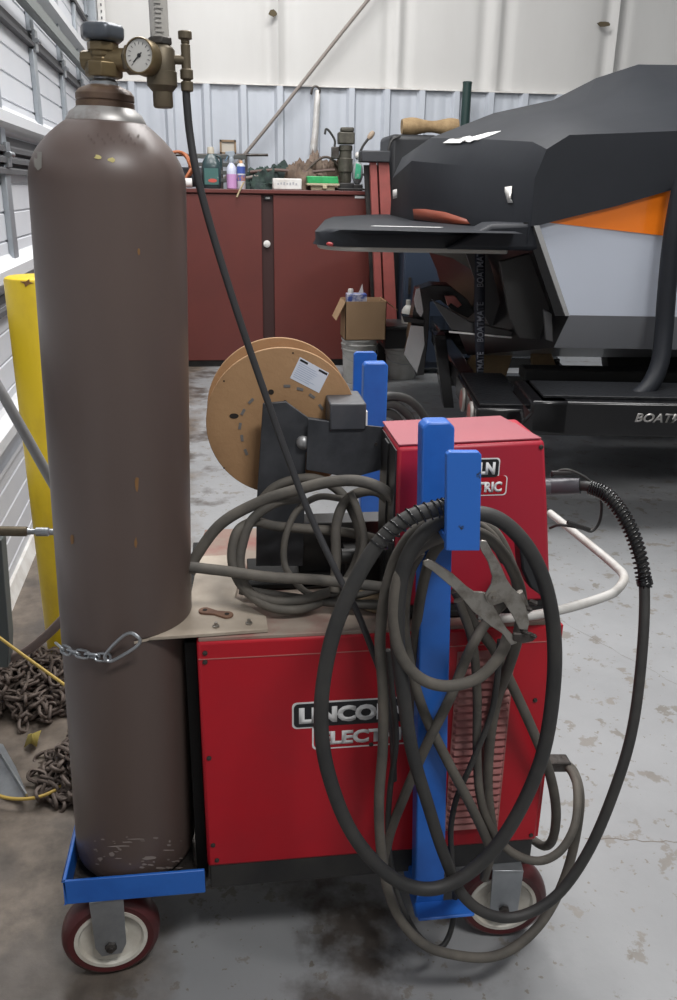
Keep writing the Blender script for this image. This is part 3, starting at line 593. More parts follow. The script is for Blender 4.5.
# ================================================================== THE ROOM
def floor_mat():
    m = bpy.data.materials.new('concrete_floor'); m.use_nodes = True; nt = m.node_tree; bs = nt.nodes['Principled BSDF']
    N = nt.nodes.new; L = nt.links.new
    tc = N('ShaderNodeTexCoord')
    def noise(sc, det=8, off=(0,0,0), rough=.6):
        mp = N('ShaderNodeMapping'); mp.inputs['Location'].default_value = off; L(tc.outputs['Object'], mp.inputs[0])
        n = N('ShaderNodeTexNoise'); n.inputs['Scale'].default_value = sc; n.inputs['Detail'].default_value = det; n.inputs['Roughness'].default_value = rough
        L(mp.outputs[0], n.inputs['Vector']); return n.outputs['Fac']
    def ramp(src, a, b, c0, c1):
        r = N('ShaderNodeValToRGB'); r.color_ramp.elements[0].position = a; r.color_ramp.elements[1].position = b
        r.color_ramp.elements[0].color = (*c0, 1); r.color_ramp.elements[1].color = (*c1, 1); L(src, r.inputs[0]); return r.outputs[0]
    def mix(f, a, b):
        x = N('ShaderNodeMix'); x.data_type = 'RGBA'; L(f, x.inputs[0]); L(a, x.inputs[6]); L(b, x.inputs[7]); return x.outputs[2]
    paint = ramp(noise(1.3), .3, .7, (.225,.23,.236), (.285,.29,.297))
    bare = ramp(noise(6), .35, .7, (.15,.135,.115), (.22,.20,.18))
    patch = ramp(noise(11, 10, (3.1,1,0), .66), .575, .60, (0,0,0), (.8,.8,.8))
    c = mix(patch, paint, bare)
    chips = ramp(noise(38, 3, (7,0,0)), .66, .675, (0,0,0), (1,1,1))
    c = mix(chips, c, bare)
    # worn brown band along the door side
    sx = N('ShaderNodeSeparateXYZ'); L(tc.outputs['Object'], sx.inputs[0])
    ad = N('ShaderNodeMath'); ad.operation = 'MULTIPLY_ADD'; L(noise(2.2, 8, (5,5,0)), ad.inputs[0]); ad.inputs[1].default_value = .7; L(sx.outputs[0], ad.inputs[2])
    edge = ramp(ad.outputs[0], .0, .16, (1,1,1), (0,0,0))
    dirt = ramp(noise(14, 12, (1,8,0)), .3, .7, (.065,.052,.042), (.19,.155,.125))
    c = mix(edge, c, dirt)
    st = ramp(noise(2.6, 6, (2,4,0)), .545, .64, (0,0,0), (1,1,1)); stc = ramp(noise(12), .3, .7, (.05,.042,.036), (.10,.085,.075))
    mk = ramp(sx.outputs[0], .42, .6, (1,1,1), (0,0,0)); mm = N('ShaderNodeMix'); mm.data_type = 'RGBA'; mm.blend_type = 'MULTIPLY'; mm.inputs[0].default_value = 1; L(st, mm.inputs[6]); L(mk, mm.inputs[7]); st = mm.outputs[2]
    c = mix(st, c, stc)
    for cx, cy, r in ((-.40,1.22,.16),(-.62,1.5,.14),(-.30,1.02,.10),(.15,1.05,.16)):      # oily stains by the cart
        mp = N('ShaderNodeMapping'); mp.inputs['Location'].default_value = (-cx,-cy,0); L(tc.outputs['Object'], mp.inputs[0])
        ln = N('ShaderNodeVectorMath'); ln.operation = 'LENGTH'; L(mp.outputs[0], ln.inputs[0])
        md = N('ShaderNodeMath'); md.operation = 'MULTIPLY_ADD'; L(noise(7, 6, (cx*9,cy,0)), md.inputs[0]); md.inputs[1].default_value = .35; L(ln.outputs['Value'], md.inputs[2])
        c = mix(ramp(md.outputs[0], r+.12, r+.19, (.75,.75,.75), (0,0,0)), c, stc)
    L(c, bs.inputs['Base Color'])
    L(ramp(noise(7), .3, .7, (.35,)*3, (.62,)*3), bs.inputs['Roughness'])
    bp = N('ShaderNodeBump'); bp.inputs['Strength'].default_value = .25; bp.inputs['Distance'].default_value = .004
    L(noise(30), bp.inputs['Height']); L(bp.outputs[0], bs.inputs['Normal'])
    return m
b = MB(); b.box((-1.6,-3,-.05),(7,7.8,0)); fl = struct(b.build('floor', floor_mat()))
fl.data.transform(Matrix.Translation(fl.location)); fl.location = (0,0,0)
M_CRACK = mat('joint_dark', (.16,.14,.12), .9)
for i, (a, b_) in enumerate((((545,612),(690,692)), ((585,838),(700,843)))):
    pts = [P(*a, Z=.0004), P(*b_, Z=.0004)]; path = [pts[0].lerp(pts[1], k/14)+Vector((random.uniform(-.004,.004), random.uniform(-.004,.004), 0)) for k in range(15)]
    b = MB(); b.grid([[p+Vector((0,.0013,0)), p-Vector((0,.0013,0))] for p in path]); struct(b.build('trim_%d' % (i+1), M_CRACK))
YW = 7.75; ZW = 2.235
b = MB(); xs = []                                  # ribbed metal wainscot
x = -1.3
prof = [(0,0),(.05,0),(.06,.003),(.085,.003),(.095,0),(.15,0),(.16,.003),(.185,.003),(.195,0),(.215,0),(.24,-.034),(.285,-.034),(.302,0)]
rows0 = []
while x < 7:
    for dx, dy in prof[:-1]: rows0.append(Vector((x+dx, YW+dy, 0)))
    x += .302
b.grid([rows0, [v+Vector((0,0,ZW)) for v in rows0]])
M_WAIN = mat('ribbed_wainscot', (.50,.53,.58), .45, .0, col2=(.45,.48,.53), scale=3, amt=.5, sharp=.1)
struct(b.build('wall_back', M_WAIN, angle=20))
M_VINYL = mat('vinyl_insulation', (.56,.555,.54), .55, col2=(.50,.49,.475), scale=1.6, amt=.5, sharp=.05, bump=.25, bscale=5, aniso=(1,1,.25))
b = MB(); rows = []
for zi in range(2):
    row = []
    for i in range(360):
        xx = -1.3+i*.0235; y = YW+.02+.012*math.sin(xx*4.1+math.sin(xx*1.7)*2)
        for sx in (.46,1.46,2.27,2.33,3.35,4.5):
            d = abs(xx-sx); y -= .03*math.exp(-(d/.03)**2); y += .02*math.exp(-((d-.08)/.04)**2)
        row.append(Vector((xx, y, ZW-.03+zi*3.1)))
    rows.append(row)
b.grid(rows); struct(b.build('wall_back_upper', M_VINYL, angle=60))
b = MB(); b.box((-1.3,YW-.035,ZW-.012),(7.1,YW+.03,ZW)); struct(b.build('trim_3', M_WHITE))
b = MB(); b.box((-1.6,YW+.06,0),(7.1,YW+.14,5.3)); struct(b.build('wall_back_outer', mat('outer_skin',(.4,.4,.4),.7)))
for i, (x, y, w, h) in enumerate(((273,13,5,3.5),(604,24,7,3))):     # tears with dark brown insulation showing
    pts = [P(x+w*math.cos(2*math.pi*k/9)*random.uniform(.7,1.1), y+h*math.sin(2*math.pi*k/9)*random.uniform(.7,1.1), Y=YW-.035) for k in range(9)]
    b = MB(); b.prism(pts, (0,.01,0)); struct(b.build('trim_%d' % (4+i), mat('torn_dark',(.09,.07,.04),.9)))
# left wall: sectional overhead door seen from inside
door = bpy.data.objects.new('door_1', None); COL.objects.link(door); door.location = (-.9,4,0); struct(door)
slope = -.0404
def WL(y, out, z): return Vector((-.835+slope*(y-3)+out, y, z))
M_DOOR = mat('door_white', (.66,.67,.70), .45, col2=(.60,.62,.66), scale=3, amt=.5, sharp=.1)
M_STILE = mat('stile_galv', (.38,.41,.44), .4, .5, col2=(.32,.35,.38), scale=9, amt=.5, sharp=.2)
M_STRUT = mat('strut_white', (.66,.67,.69), .4)
M_GASK = mat('gap_dark', (.09,.09,.095), .7)
seams = [0,.47,1.0,1.53,2.06,2.59,3.12,3.65]
Y0, Y1 = -2.5, 7.72
for i in range(len(seams)-1):
    z0, z1 = seams[i], seams[i+1]; b = MB(); pf = [(0,z0+.004)]
    n = 5
    for k in range(1, n):
        z = z0+(z1-z0)*k/n; pf += [(0,z-.006),(-.006,z-.003),(-.006,z+.003),(0,z+.006)]
    pf += [(0,z1-.03),(.018,z1-.022),(.018,z1-.004)]
    b.grid([[WL(Y0,o,z) for o, z in pf], [WL(Y1,o,z) for o, z in pf]])
    b.add([WL(Y0,-.012,z0),WL(Y1,-.012,z0),WL(Y1,-.012,z1),WL(Y0,-.012,z1)], [(0,1,2,3)])
    b.build('door_section', M_DOOR, door, angle=20)
def lrail(zc, m=M_STRUT, w=.045, d=.055, nm='strut'):
    b = MB(); pf = [(0,zc-.065),(.012,zc-.05),(d,zc-.03),(d,zc+.01),(.012,zc+.03),(0,zc+.045)]
    b.grid([[WL(Y0,o,z) for o, z in pf], [WL(Y1,o,z) for o, z in pf]]); return b.build(nm, m, door, angle=20)
for z in (.60,1.12,1.67,2.33,2.85): lrail(z)
for z in (1.53,1.57,1.49,1.0,2.06,2.59): 
    b = MB(); pf = [(0,z-.03),(.03,z-.03),(.03,z-.012),(.008,z),(.008,z+.03),(0,z+.03)]; b.grid([[WL(Y0,o,q) for o,q in pf],[WL(Y1,o,q) for o,q in pf]]); b.build('section_joint', M_GASK, door, angle=20)
for y in (.9,1.82,2.74,3.64,4.62,5.62,6.54,7.4):
    for i in range(len(seams)-1):
        z0, z1 = seams[i], seams[i+1]; b = MB(); a, c = WL(y-.045,.0,z0+.04), WL(y+.045,.022,z1-.035)
        b.prism([WL(y-.045,0,z0+.035),WL(y-.045,.022,z0+.035),WL(y+.045,.022,z0+.035),WL(y+.045,0,z0+.035)], (0,0,z1-z0-.07)); b.build('stile', M_STILE, door, bevel=.003)
    for z in (1.0,1.53,2.06):
        p = WL(y,.03,z); b = MB(); b.box(p-Vector((.01,.03,.045)), p+Vector((.006,.03,.045))); b.cyl(p+Vector((.012,-.03,0)), p+Vector((.012,.03,0)), .011, seg=12); b.build('hinge', M_GALV, door, bevel=.002)
b = MB(); b.bar(WL(Y0,.06,2.15), WL(Y1,.06,2.15), .035, .03); b.bar(WL(Y0,.08,2.163), WL(Y1,.08,2.163), .006, .05); b.build('torsion_rail', mat('rail_grey',(.20,.22,.215),.45,.4), door)
b = MB(); b.prism([WL(Y0,0,0),WL(Y0,.03,0),WL(Y0,.012,.05),WL(Y0,0,.05)], WL(Y1,0,0)-WL(Y0,0,0)); b.build('bottom_seal', M_WHITE, door)
b = MB(); b.box((-1.5,-2.6,0),(-1.2,7.8,5.0)); struct(b.build('wall_left', mat('outer_skin',(.4,.4,.4),.7)))
b = MB(); b.box((6.9,-3,0),(7.0,7.85,5)); struct(b.build('wall_right', mat('inner_wall',(.5,.5,.49),.7)))
b = MB(); b.box((-1.5,-3.1,0),(7.0,-3,5)); struct(b.build('wall_front', mat('inner_wall',(.5,.5,.49),.7)))
# vertical door tracks by the corner
c1, c2 = P(90,20,Y=7.5), P(102,20,Y=7.6)
b = MB(); b.box((c1.x-.03,7.48,0),(c1.x+.05,7.56,4.2)); tr = b.build('trim_6', M_STILE, bevel=.003); struct(tr)
b = MB(); b.box((c2.x-.035,7.66,0),(c2.x+.02,7.70,4.2)); t7 = struct(b.build('trim_7', M_WHITE))
for k in range(50):
    b = MB(); z = 2.2+k*.045; b.box((c2.x-.012,7.655,z),(c2.x-.002,7.662,z+.018)); b.build('slot', M_GASK, t7)
# conduit cable across the wall, hook, dark post
def rope(name, pts, r, m, label, cat, n=8, seg=10):
    b = MB(); b.tube(spline(pts, n), r, seg); return tag(b.build(name, m, None, angle=60), label, cat)
a, c = P(392,-30,Y=YW-.08), P(222,182,Y=YW-.1)
rope('rope', [a, a.lerp(c,.33), a.lerp(c,.66)+Vector((0,0,-.01)), c], .014, mat('cord_grey',(.22,.19,.17),.7), 'grey brown rope running diagonally down the back wall above the cabinet', 'rope')
b = MB(); a = P(317,88,Y=YW-.06); b.tube(spline([a+Vector((-.05,0,-.05)),a+Vector((-.035,0,0)),a+Vector((-.005,0,.012)),a+Vector((.02,0,-.01)),a+Vector((.02,0,-.04))],6), .009, 8)
o = b.build('wall_hook', M_DKST); tag(o, 'small dark hook on the ribbed wall holding the white strap', 'hook')
b = MB(); s0 = P(318,96,Y=YW-.06); s1 = P(313,158,Y=YW-.06); b.grid([[P(x-w,y,Y=YW-.055), P(x,y,Y=YW-.07), P(x+w,y,Y=YW-.055)] for x,y,w in ((318,90,2.2),(317,105,3),(316,125,3),(314,145,3.5),(313,160,3))])
o = b.build('hanging_strap', M_WHITE, solid=.004); tag(o, 'white strap hanging from the dark wall hook above the cabinet', 'strap')
b = MB(); a = P(469,83,Y=7.55); b.cyl((a.x,7.6,0),(a.x,7.6,a.z),.038,seg=20); b.lathe([(.04,0),(.04,.012),(.036,.016)], (a.x,7.6,a.z))
tag(b.build('pipe_post', mat('green_black',(.012,.035,.032),.5)), 'dark green pipe post standing behind the boat against the ribbed wall', 'post')
# ================================================================== BOLLARD AND LEFT CLUTTER
bx = P(2,278,Y=2.45).x+.088; bt = P(2,278,Y=2.45).z
b = MB(); b.lathe([(.083,0),(.083,bt-.006),(.080,bt),(.072,bt+.004)], (bx-.005,2.47,0), seg=64); bo = b.build('bollard', M_YEL); tag(bo, 'yellow painted steel bollard between the brown cylinder and the overhead door', 'bollard')
b = MB(); c = P(27,283,Y=2.385); b.prism([c+Vector((math.cos(a)*r*.016,-.0,math.sin(a)*r*.010)) for a, r in ((0,1),(.6,.5),(1.2,1.1),(2,.4),(2.8,1.2),(3.6,.5),(4.4,1.1),(5.3,.4))], (0,.004,0)); b.build('rust_chip', mat('rust_stain',(.2,.1,.035),.7), bo)
rope('grey_pipe', px([(-30,340,1.72),(0,390,1.7),(25,434,1.69),(52,482,1.68),(75,520,1.67)]), .0105, mat('pipe_grey',(.26,.26,.26),.5), 'slanting grey hose crossing in front of the yellow bollard', 'hose')
hf = thing('hose_coupling', 'brass and steel air hose coupling lying level across the bollard', 'hose coupling', tuple(P(30,536,Y=1.95)))
b = MB(); A = P(-5,531,Y=1.95); B = P(60,532,Y=1.95); L = (B-A); ax = L.normalized()
b.lathe([(.012,0),(.012,L.length*.48),(.009,L.length*.5)], A, ax, seg=16); b.build('hose_barb', M_BRASSD, hf)
b = MB(); b.lathe([(.009,L.length*.5),(.007,L.length*.56),(.007,L.length*.62),(.011,L.length*.63),(.011,L.length*.82),(.008,L.length*.84),(.008,L.length*1.1)], A, ax, seg=16); b.build('quick_coupler', M_GALV, hf)
b = MB(); a = P(3,545,Y=1.95); b.prism([P(-8,541,Y=1.95),P(1,541,Y=1.95),P(9,640,Y=1.95),P(8,668,Y=1.95),P(-8,668,Y=1.95)], (0,.05,0))
tag(b.build('steel_stand', mat('leg_green_grey',(.08,.095,.095),.5), bevel=.003), 'dark grey green steel leg at the left edge below the hose coupling', 'stand')
rope('air_hose', px([(-20,668,2.0),(0,662,2.0),(25,652,1.98),(48,634,1.95),(66,616,1.92),(85,600,1.9)]), .0115, mat('hose_pinkgrey',(.20,.15,.135),.6), 'pinkish grey air hose rising from the left edge toward the cylinder', 'hose')
M_YC = mat('yellow_cord', (.48,.33,.07), .55)
rope('extension_cord', px([(-20,622,1.86),(0,638,1.84),(30,660,1.8),(55,678,1.76),(72,690,1.72)]), .0038, M_YC, 'yellow cord slanting down over the top of the chain heap', 'cord')
rope('extension_cord', [P(-20,786,Z=.03),P(0,796,Z=.03),P(20,799,Z=.03),P(42,796,Z=.03),P(62,786,Z=.03),P(80,772,Z=.03),P(95,752,Z=.03)], .0042, M_YC, 'yellow cord curving across the floor over the lower chain heap', 'cord')
def heap(name, cx, cy, rx, ry, hz, n, label, seed, L=.023, W=.014, r=.005):
    rnd = random.Random(seed); b = MB(); d = Vector((1,0,0)); p = Vector((cx,cy,.01))
    for i in range(n):
        a = rnd.uniform(0,2*math.pi); q = math.sqrt(rnd.random()); x = cx+rx*q*math.cos(a); y = cy+ry*q*math.sin(a)
        z = .006+hz*(1-q*q)*rnd.uniform(.35,1)
        d = Vector((rnd.uniform(-1,1), rnd.uniform(-1,1), rnd.uniform(-.35,.35))).normalized(); nn = d.cross(Vector((rnd.uniform(-.6,.6),rnd.uniform(-.6,.6),1)) if i % 2 else Vector((rnd.uniform(-1,1),rnd.uniform(-1,1),.4))).normalized()
        for k in range(2):
            c = Vector((x,y,z))+d*(k*L*1.45); c.z = max(c.z, .006)
            m2 = nn if k == 0 else d.cross(nn).normalized()
            b.tube(link_pts(c, d, m2, L, W, 12), r, 6, closed=True)
    return tag(b.build(name, M_RUST, None, angle=60), label, 'chain')
c = P(22,700,Z=0); heap('chain_heap', -.60, 2.25, .20, .165, .10, 230, 'large heap of rusty chain on the floor at the foot of the bollard', 3)
c = P(62,775,Z=0); heap('chain_heap', c.x+.05, c.y-.0, .10, .13, .07, 110, 'smaller heap of rusty chain beside the blue cylinder tray', 5)
pn = [P(-10,742,Z=.02),P(3,745,Z=.02),P(16,768,Z=.03),P(28,797,Z=.02),P(8,800,Z=.004),P(-12,790,Z=.004)]
b = MB(); b.prism(pn, (0,0,.003)); b.bar(P(-6,744,Z=.03), P(27,797,Z=.03), .004, .02)
tag(b.build('scraper_blade', M_GALV), 'shiny bent metal blade lying on the floor at the far left', 'metal sheet')
b = MB(); c = P(33,740,Z=.02); b.add([c+Vector((math.cos(a)*.022*r, math.sin(a)*.032*r, .016*math.sin(3*a))) for a, r in [(k*.7, .6+.5*(k%2)) for k in range(9)]]+[c+Vector((0,0,.02))], [(k,(k+1)%9,9) for k in range(9)])
tag(b.build('leaf', mat('leaf_yellow',(.42,.34,.09),.7), solid=.001), 'crumpled yellow leaf on the floor between the chain heaps', 'leaf')
# ================================================================== CABINET AND WHAT STANDS ON IT
ZC = 1.415; YC = 7.12; cxL, cxR = -.62, P(372,200,Y=YC).x
seamx = P(262,250,Y=YC).x; seamx2 = P(274,250,Y=YC).x
cb_ = thing('storage_cabinet', 'wide low oxide red steel cabinet with two doors under the clutter', 'cabinet', ((cxL+cxR)/2, 7.35, 0))
b = MB(); b.box((cxL,YC+.03,.05),(cxR+.02,7.66,ZC-.02)); b.build('body', M_CAB, cb_, bevel=.004)
b = MB(); b.box((cxL-.01,YC-.015,ZC-.03),(cxR+.03,7.67,ZC)); b.build('top', M_CAB, cb_, bevel=.004)
b = MB(); b.box((cxL+.02,YC+.05,0),(cxR-.02,7.6,.06)); b.build('plinth', M_BLK, cb_)
b = MB(); b.box((cxL+.01,YC,.06),(seamx,YC+.028,ZC-.04)); d1 = b.build('door', M_CAB, cb_, bevel=.003)
b = MB(); b.box((seamx2,YC+.004,.06),(cxR-.005,YC+.03,ZC-.04)); d2 = b.build('door', M_CAB, cb_, bevel=.003)
b = MB(); b.box((seamx,YC+.026,.06),(seamx2,YC+.031,ZC-.04)); b.build('door_gap', mat('gap_black',(.035,.012,.011),.7), cb_)
b = MB(); q = P(267,244,Y=YC); b.lathe([(.015,0),(.028,.012),(.028,.02),(.012,.028)], (q.x,YC+.026,q.z), (0,-1,0), seg=20); b.build('knob', M_WHITE, cb_)
b = MB(); q = P(268,198,Y=YC); b.box((q.x-.03,YC+.012,q.z-.016),(q.x+.03,YC+.026,q.z+.014)); k1 = b.build('number_plate', M_BADGEK, cb_)
textmesh('OR', 'plate_lettering', M_TXTW, k1, (q.x-.018,YC+.0115,q.z-.008), (1,0,0), (0,0,1), .036, .016, bold=.02)
b = MB(); q = P(268,350,Y=YC); b.box((q.x-.02,YC+.012,q.z-.02),(q.x+.02,YC+.026,q.z+.09)); b.build('latch_strip', mat('strip_pale',(.4,.38,.36),.5), cb_)
b = MB(); q = P(361,197,Y=YC); b.box((q.x-.05,YC-.001,q.z-.01),(q.x+.03,YC+.003,q.z+.008)); b.build('door_label', M_TXTW, cb_)
ZT = ZC+.001
def base_at(x, Y): q = P(x,189,Y=Y); return Vector((q.x, Y, ZT))
def lathe_thing(nm, prof, o, m, label, cat): b = MB(); b.lathe(prof, o, seg=28); return tag(b.build(nm, m), label, cat)
o = base_at(190,7.3); rope('cord_coil', [o+Vector((-.10+.0*k,0,0))+Vector((.13*math.cos(k*.55)*.8+.05*(k%3)*.2, .04*math.sin(k*.9), .16+.11*math.sin(k*.55))) for k in range(40)], .011, mat('cord_orange',(.42,.14,.06),.5), 'coil of orange extension cord at the left end of the cabinet top', 'cord')
o = base_at(186,7.2); b = MB(); b.cyl(o+Vector((-.1,0,.04)), o+Vector((.05,0,.04)), .035); tag(b.build('paper_roll', M_WHITE), 'white paper roll lying at the left end of the cabinet top', 'roll')
o = base_at(196,7.42); b = MB(); b.cyl(o+Vector((-.15,0,.085)), o+Vector((.12,0,.085)), .075); tag(b.build('cloth_roll', mat('dark_cloth',(.04,.042,.05),.8)), 'dark rolled cloth behind the white paper roll on the cabinet', 'roll')
# gallon jug
o = base_at(212,7.22); jg = thing('gallon_jug', 'dark green translucent gallon jug with beige cap on the cabinet', 'jug', tuple(o))
b = MB(); rows = []
for z, w, d in ((0,.066,.05),(.01,.074,.058),(.16,.076,.06),(.19,.072,.056),(.235,.045,.035),(.255,.025,.025),(.262,.022,.022)):
    rows.append([o+Vector((w*math.copysign(abs(math.cos(a))**.6,math.cos(a)), d*math.copysign(abs(math.sin(a))**.6,math.sin(a)), z)) for a in [2*math.pi*k/28 for k in range(28)]])
b.grid(rows, True); b.build('bottle_body', mat('jug_dark_green',(.03,.055,.06),.25), jg, angle=60)
b = MB(); b.tube(spline([o+Vector((.03,0,.25)),o+Vector((.068,0,.235)),o+Vector((.078,0,.19)),o+Vector((.070,0,.14))],6), .010, 10); b.build('jug_handle', mat('jug_dark_green',(.03,.055,.06),.25), jg)
b = MB(); b.lathe([(.028,.258),(.028,.285),(.024,.305),(.02,.307)], o, seg=24); b.build('cap', mat('cap_beige',(.5,.46,.38),.5), jg)
b = MB(); b.prism([o+Vector((x,-.0612,z)) for x, z in ((-.055,.03),(.055,.03),(.055,.15),(-.055,.15))], (0,-.001,0)); lb2 = b.build('label', mat('jug_label',(.05,.13,.12),.4,col2=(.35,.4,.42),scale=30,amt=.35,sharp=.8), jg)
b = MB(); b.prism([o+Vector((.008+.035*math.cos(a),-.0625,.06+.014*math.sin(a))) for a in [k*math.pi/8 for k in range(16)]], (0,-.001,0)); b.build('label_mark', mat('mark_red',(.5,.08,.06),.5), lb2)
# spray bottle
o = base_at(232,7.2); sb = thing('spray_bottle', 'clear spray bottle half filled with pink liquid on the cabinet', 'spray bottle', tuple(o))
b = MB(); b.lathe([(.036,0),(.04,.005),(.04,.11)], o, seg=28); b.build('liquid', mat('pink_liquid',(.55,.30,.55),.3), sb)
b = MB(); b.lathe([(.040,.11),(.040,.14),(.034,.165),(.017,.19),(.015,.205)], o, seg=28); b.build('bottle_neck', mat('bottle_clear',(.58,.60,.72),.25), sb)
b = MB(); b.lathe([(.019,.195),(.02,.225),(.016,.235)], o, seg=16); b.prism([o+Vector((x,-.014,z)) for x, z in ((-.045,.255),(-.02,.245),(-.016,.232),(.016,.232),(.03,.262),(.022,.282),(-.045,.275))], (0,.028,0)); b.build('trigger_head', mat('trigger_grey',(.28,.32,.36),.5), sb, bevel=.003)
b = MB(); b.bar(o+Vector((-.022,0,.25)), o+Vector((-.045,0,.205)), .012, .008); b.build('trigger', mat('trigger_blue',(.15,.25,.35),.5), sb)
# aerosol
o = base_at(241.5,7.2); ac = thing('aerosol_can', 'white and blue aerosol can beside the pink spray bottle', 'spray can', tuple(o))
b = MB(); b.lathe([(.031,0),(.033,.004),(.033,.17),(.026,.185),(.02,.19)], o, seg=28); b.build('can', mat('can_white',(.55,.56,.6),.3), ac)
b = MB(); b.lathe([(.0335,.115),(.0335,.168)], o, seg=28); b.build('blue_band', mat('can_blue',(.06,.10,.35),.35), ac)
b = MB(); b.lathe([(.0334,.06),(.0334,.105)], o, seg=28); b.build('red_band', mat('can_red',(.4,.18,.14),.35,col2=(.1,.13,.35),scale=30,amt=.5,sharp=.8), ac)
b = MB(); b.lathe([(.014,.19),(.014,.205),(.010,.212)], o, seg=16); b.build('nozzle', mat('cap_orange',(.55,.3,.15),.5), ac)
# picture frame and rack behind
q0, q1 = P(220,154,Y=7.68), P(236,140,Y=7.68); fr_ = thing('wooden_frame', 'small square wooden frame leaning on the wall above the spray bottle', 'frame', (q0.x+.07,7.69,q0.z))
for lo, hi in (((q0.x,q0.z),(q1.x,q0.z+.016)),((q0.x,q1.z-.016),(q1.x,q1.z)),((q0.x,q0.z),(q0.x+.016,q1.z)),((q1.x-.016,q0.z),(q1.x,q1.z))):
    b = MB(); b.box((lo[0],7.67,lo[1]),(hi[0],7.69,hi[1])); b.build('frame_side', mat('frame_wood',(.25,.17,.1),.6), fr_)
b = MB(); b.box((q0.x+.016,7.682,q0.z+.016),(q1.x-.016,7.69,q1.z-.016)); b.build('backing', mat('backing_tan',(.5,.46,.4),.7), fr_)
rk = thing('bar_rack', 'dark steel rack with a long top bar behind the bottles on the cabinet', 'rack', tuple(base_at(222,7.5)))
A, B = P(172,155,Y=7.5), P(268,155,Y=7.5); b = MB(); b.cyl(A, B, .011, seg=12); b.build('top_bar', M_DKST, rk)
xa, xb = P(196,155,Y=7.5).x, P(246,155,Y=7.5).x
for x in (xa, (xa+xb)/2, xb): b = MB(); b.box((x-.012,7.49,ZT),(x+.012,7.51,A.z)); b.build('rack_upright', M_DKST, rk)
for k in range(4):
    z = ZT+.05+k*.06; b = MB(); b.box((xa,7.485,z),(xb,7.515,z+.03)); b.build('rack_shelf', mat('rack_dark',(.07,.075,.07),.6), rk, bevel=.003)
# heap of rags and tools
from mathutils import noise as mnoise
def lump(nm, x, Y, w, d, h, m, label, cat, seed, z=0):
    o = base_at(x,Y); rows = []; sv = Vector((seed*3.7, seed*1.3, 0))
    for i in range(15):
        t = i/14*math.pi/2; r = math.cos(t)**.8; row = []
        for k in range(48):
            a = 2*math.pi*k/48; u = Vector((r*math.cos(a), r*math.sin(a), math.sin(t)))
            n1 = mnoise.noise(u*1.6+sv); n2 = abs(mnoise.noise(u*4.5+sv)); f = 1+.45*n1+.45*(n2-.2)
            row.append(o+Vector((w*u.x*f, d*u.y*f, max(0, h*u.z*(f+.15*n2)))))
        rows.append(row)
    b = MB(); b.grid(rows, True); return tag(b.build(nm, m, angle=60), label, cat)
lump('work_rag', 262,7.36,.17,.1,.13, mat('rag_green',(.035,.06,.05),.9,col2=(.02,.03,.03),scale=20), 'dark green crumpled rag left of the white box', 'rag', 1)
lump('work_rag', 285,7.45,.22,.11,.17, mat('rag_green',(.035,.06,.05),.9), 'dark green tarp lump behind the white box', 'rag', 2)
lump('leather_glove', 300,7.36,.15,.1,.2, mat('leather_brown',(.16,.11,.08),.8,col2=(.09,.065,.05),scale=16), 'brown leather gloves piled behind the white box', 'gloves', 4)
lump('leather_glove', 316,7.42,.13,.09,.24, mat('leather_brown2',(.24,.18,.14),.8,col2=(.13,.09,.07),scale=16), 'pale brown leather gloves heaped behind the green tray', 'gloves', 6)
lump('leather_glove', 333,7.40,.12,.08,.19, mat('leather_brown',(.16,.11,.08),.8), 'dark brown leather gloves beside the drill', 'gloves', 9)
for i, (q, r, col, lb3) in enumerate((([(246,178),(262,176),(280,183)], .012, (.22,.19,.17), 'pale grey tube slanting out over the white box'),
        ([(250,172),(275,170),(305,172),(335,170)], .012, (.12,.08,.07), 'brown hose lying along the top of the rag heap'),
        ([(244,182),(240,190),(237,197)], .007, (.45,.36,.22), 'tan cord end drooping over the cabinet edge'),
        ([(300,178),(318,160),(330,158),(342,170)], .010, (.08,.06,.05), 'dark brown strap arched over the gloves'))):
    rope('loose_hose', [P(x,y,Y=7.3-(.2 if i == 2 else 0)) for x,y in q], r, mat('loose%d' % i, col, .7), lb3, 'hose')
o = base_at(287,7.18); b = MB(); b.box(o+Vector((-.115,-.05,0)), o+Vector((.115,.06,.085))); wb = b.build('white_box', M_WHITE, bevel=.008); tag(wb, 'long white box with faint grey print on the cabinet top', 'box')
b = MB()
for k in range(7): b.box(o+Vector((-.08+k*.024,-.0512,.035+.004*(k%2))), o+Vector((-.066+k*.024,-.0508,.05+.004*(k%3))))
b.build('box_print', mat('print_grey',(.4,.4,.42),.6), wb)
o = base_at(322,7.16); gt = thing('green_tray', 'bright green plastic tray with a cream front edge on the cabinet', 'tray', tuple(o))
b = MB(); b.prism([o+Vector(v) for v in ((-.12,-.05,.05),(.13,-.05,.05),(.12,-.05,.105),(-.125,-.05,.105))], (0,.12,0)); b.build('tray_body', mat('tray_green',(.03,.38,.12),.45,col2=(.02,.28,.08),scale=20), gt, bevel=.006)
b = MB(); b.prism([o+Vector(v) for v in ((-.125,-.055,.035),(.135,-.055,.035),(.135,-.055,.052),(-.125,-.055,.052))], (0,.13,0)); b.box(o+Vector((-.09,-.03,0)), o+Vector((.10,.06,.036))); b.box(o+Vector((.0,-.062,.012)), o+Vector((.035,-.05,.04))); b.build('tray_edge', mat('tray_cream',(.45,.38,.26),.6), gt, bevel=.003)
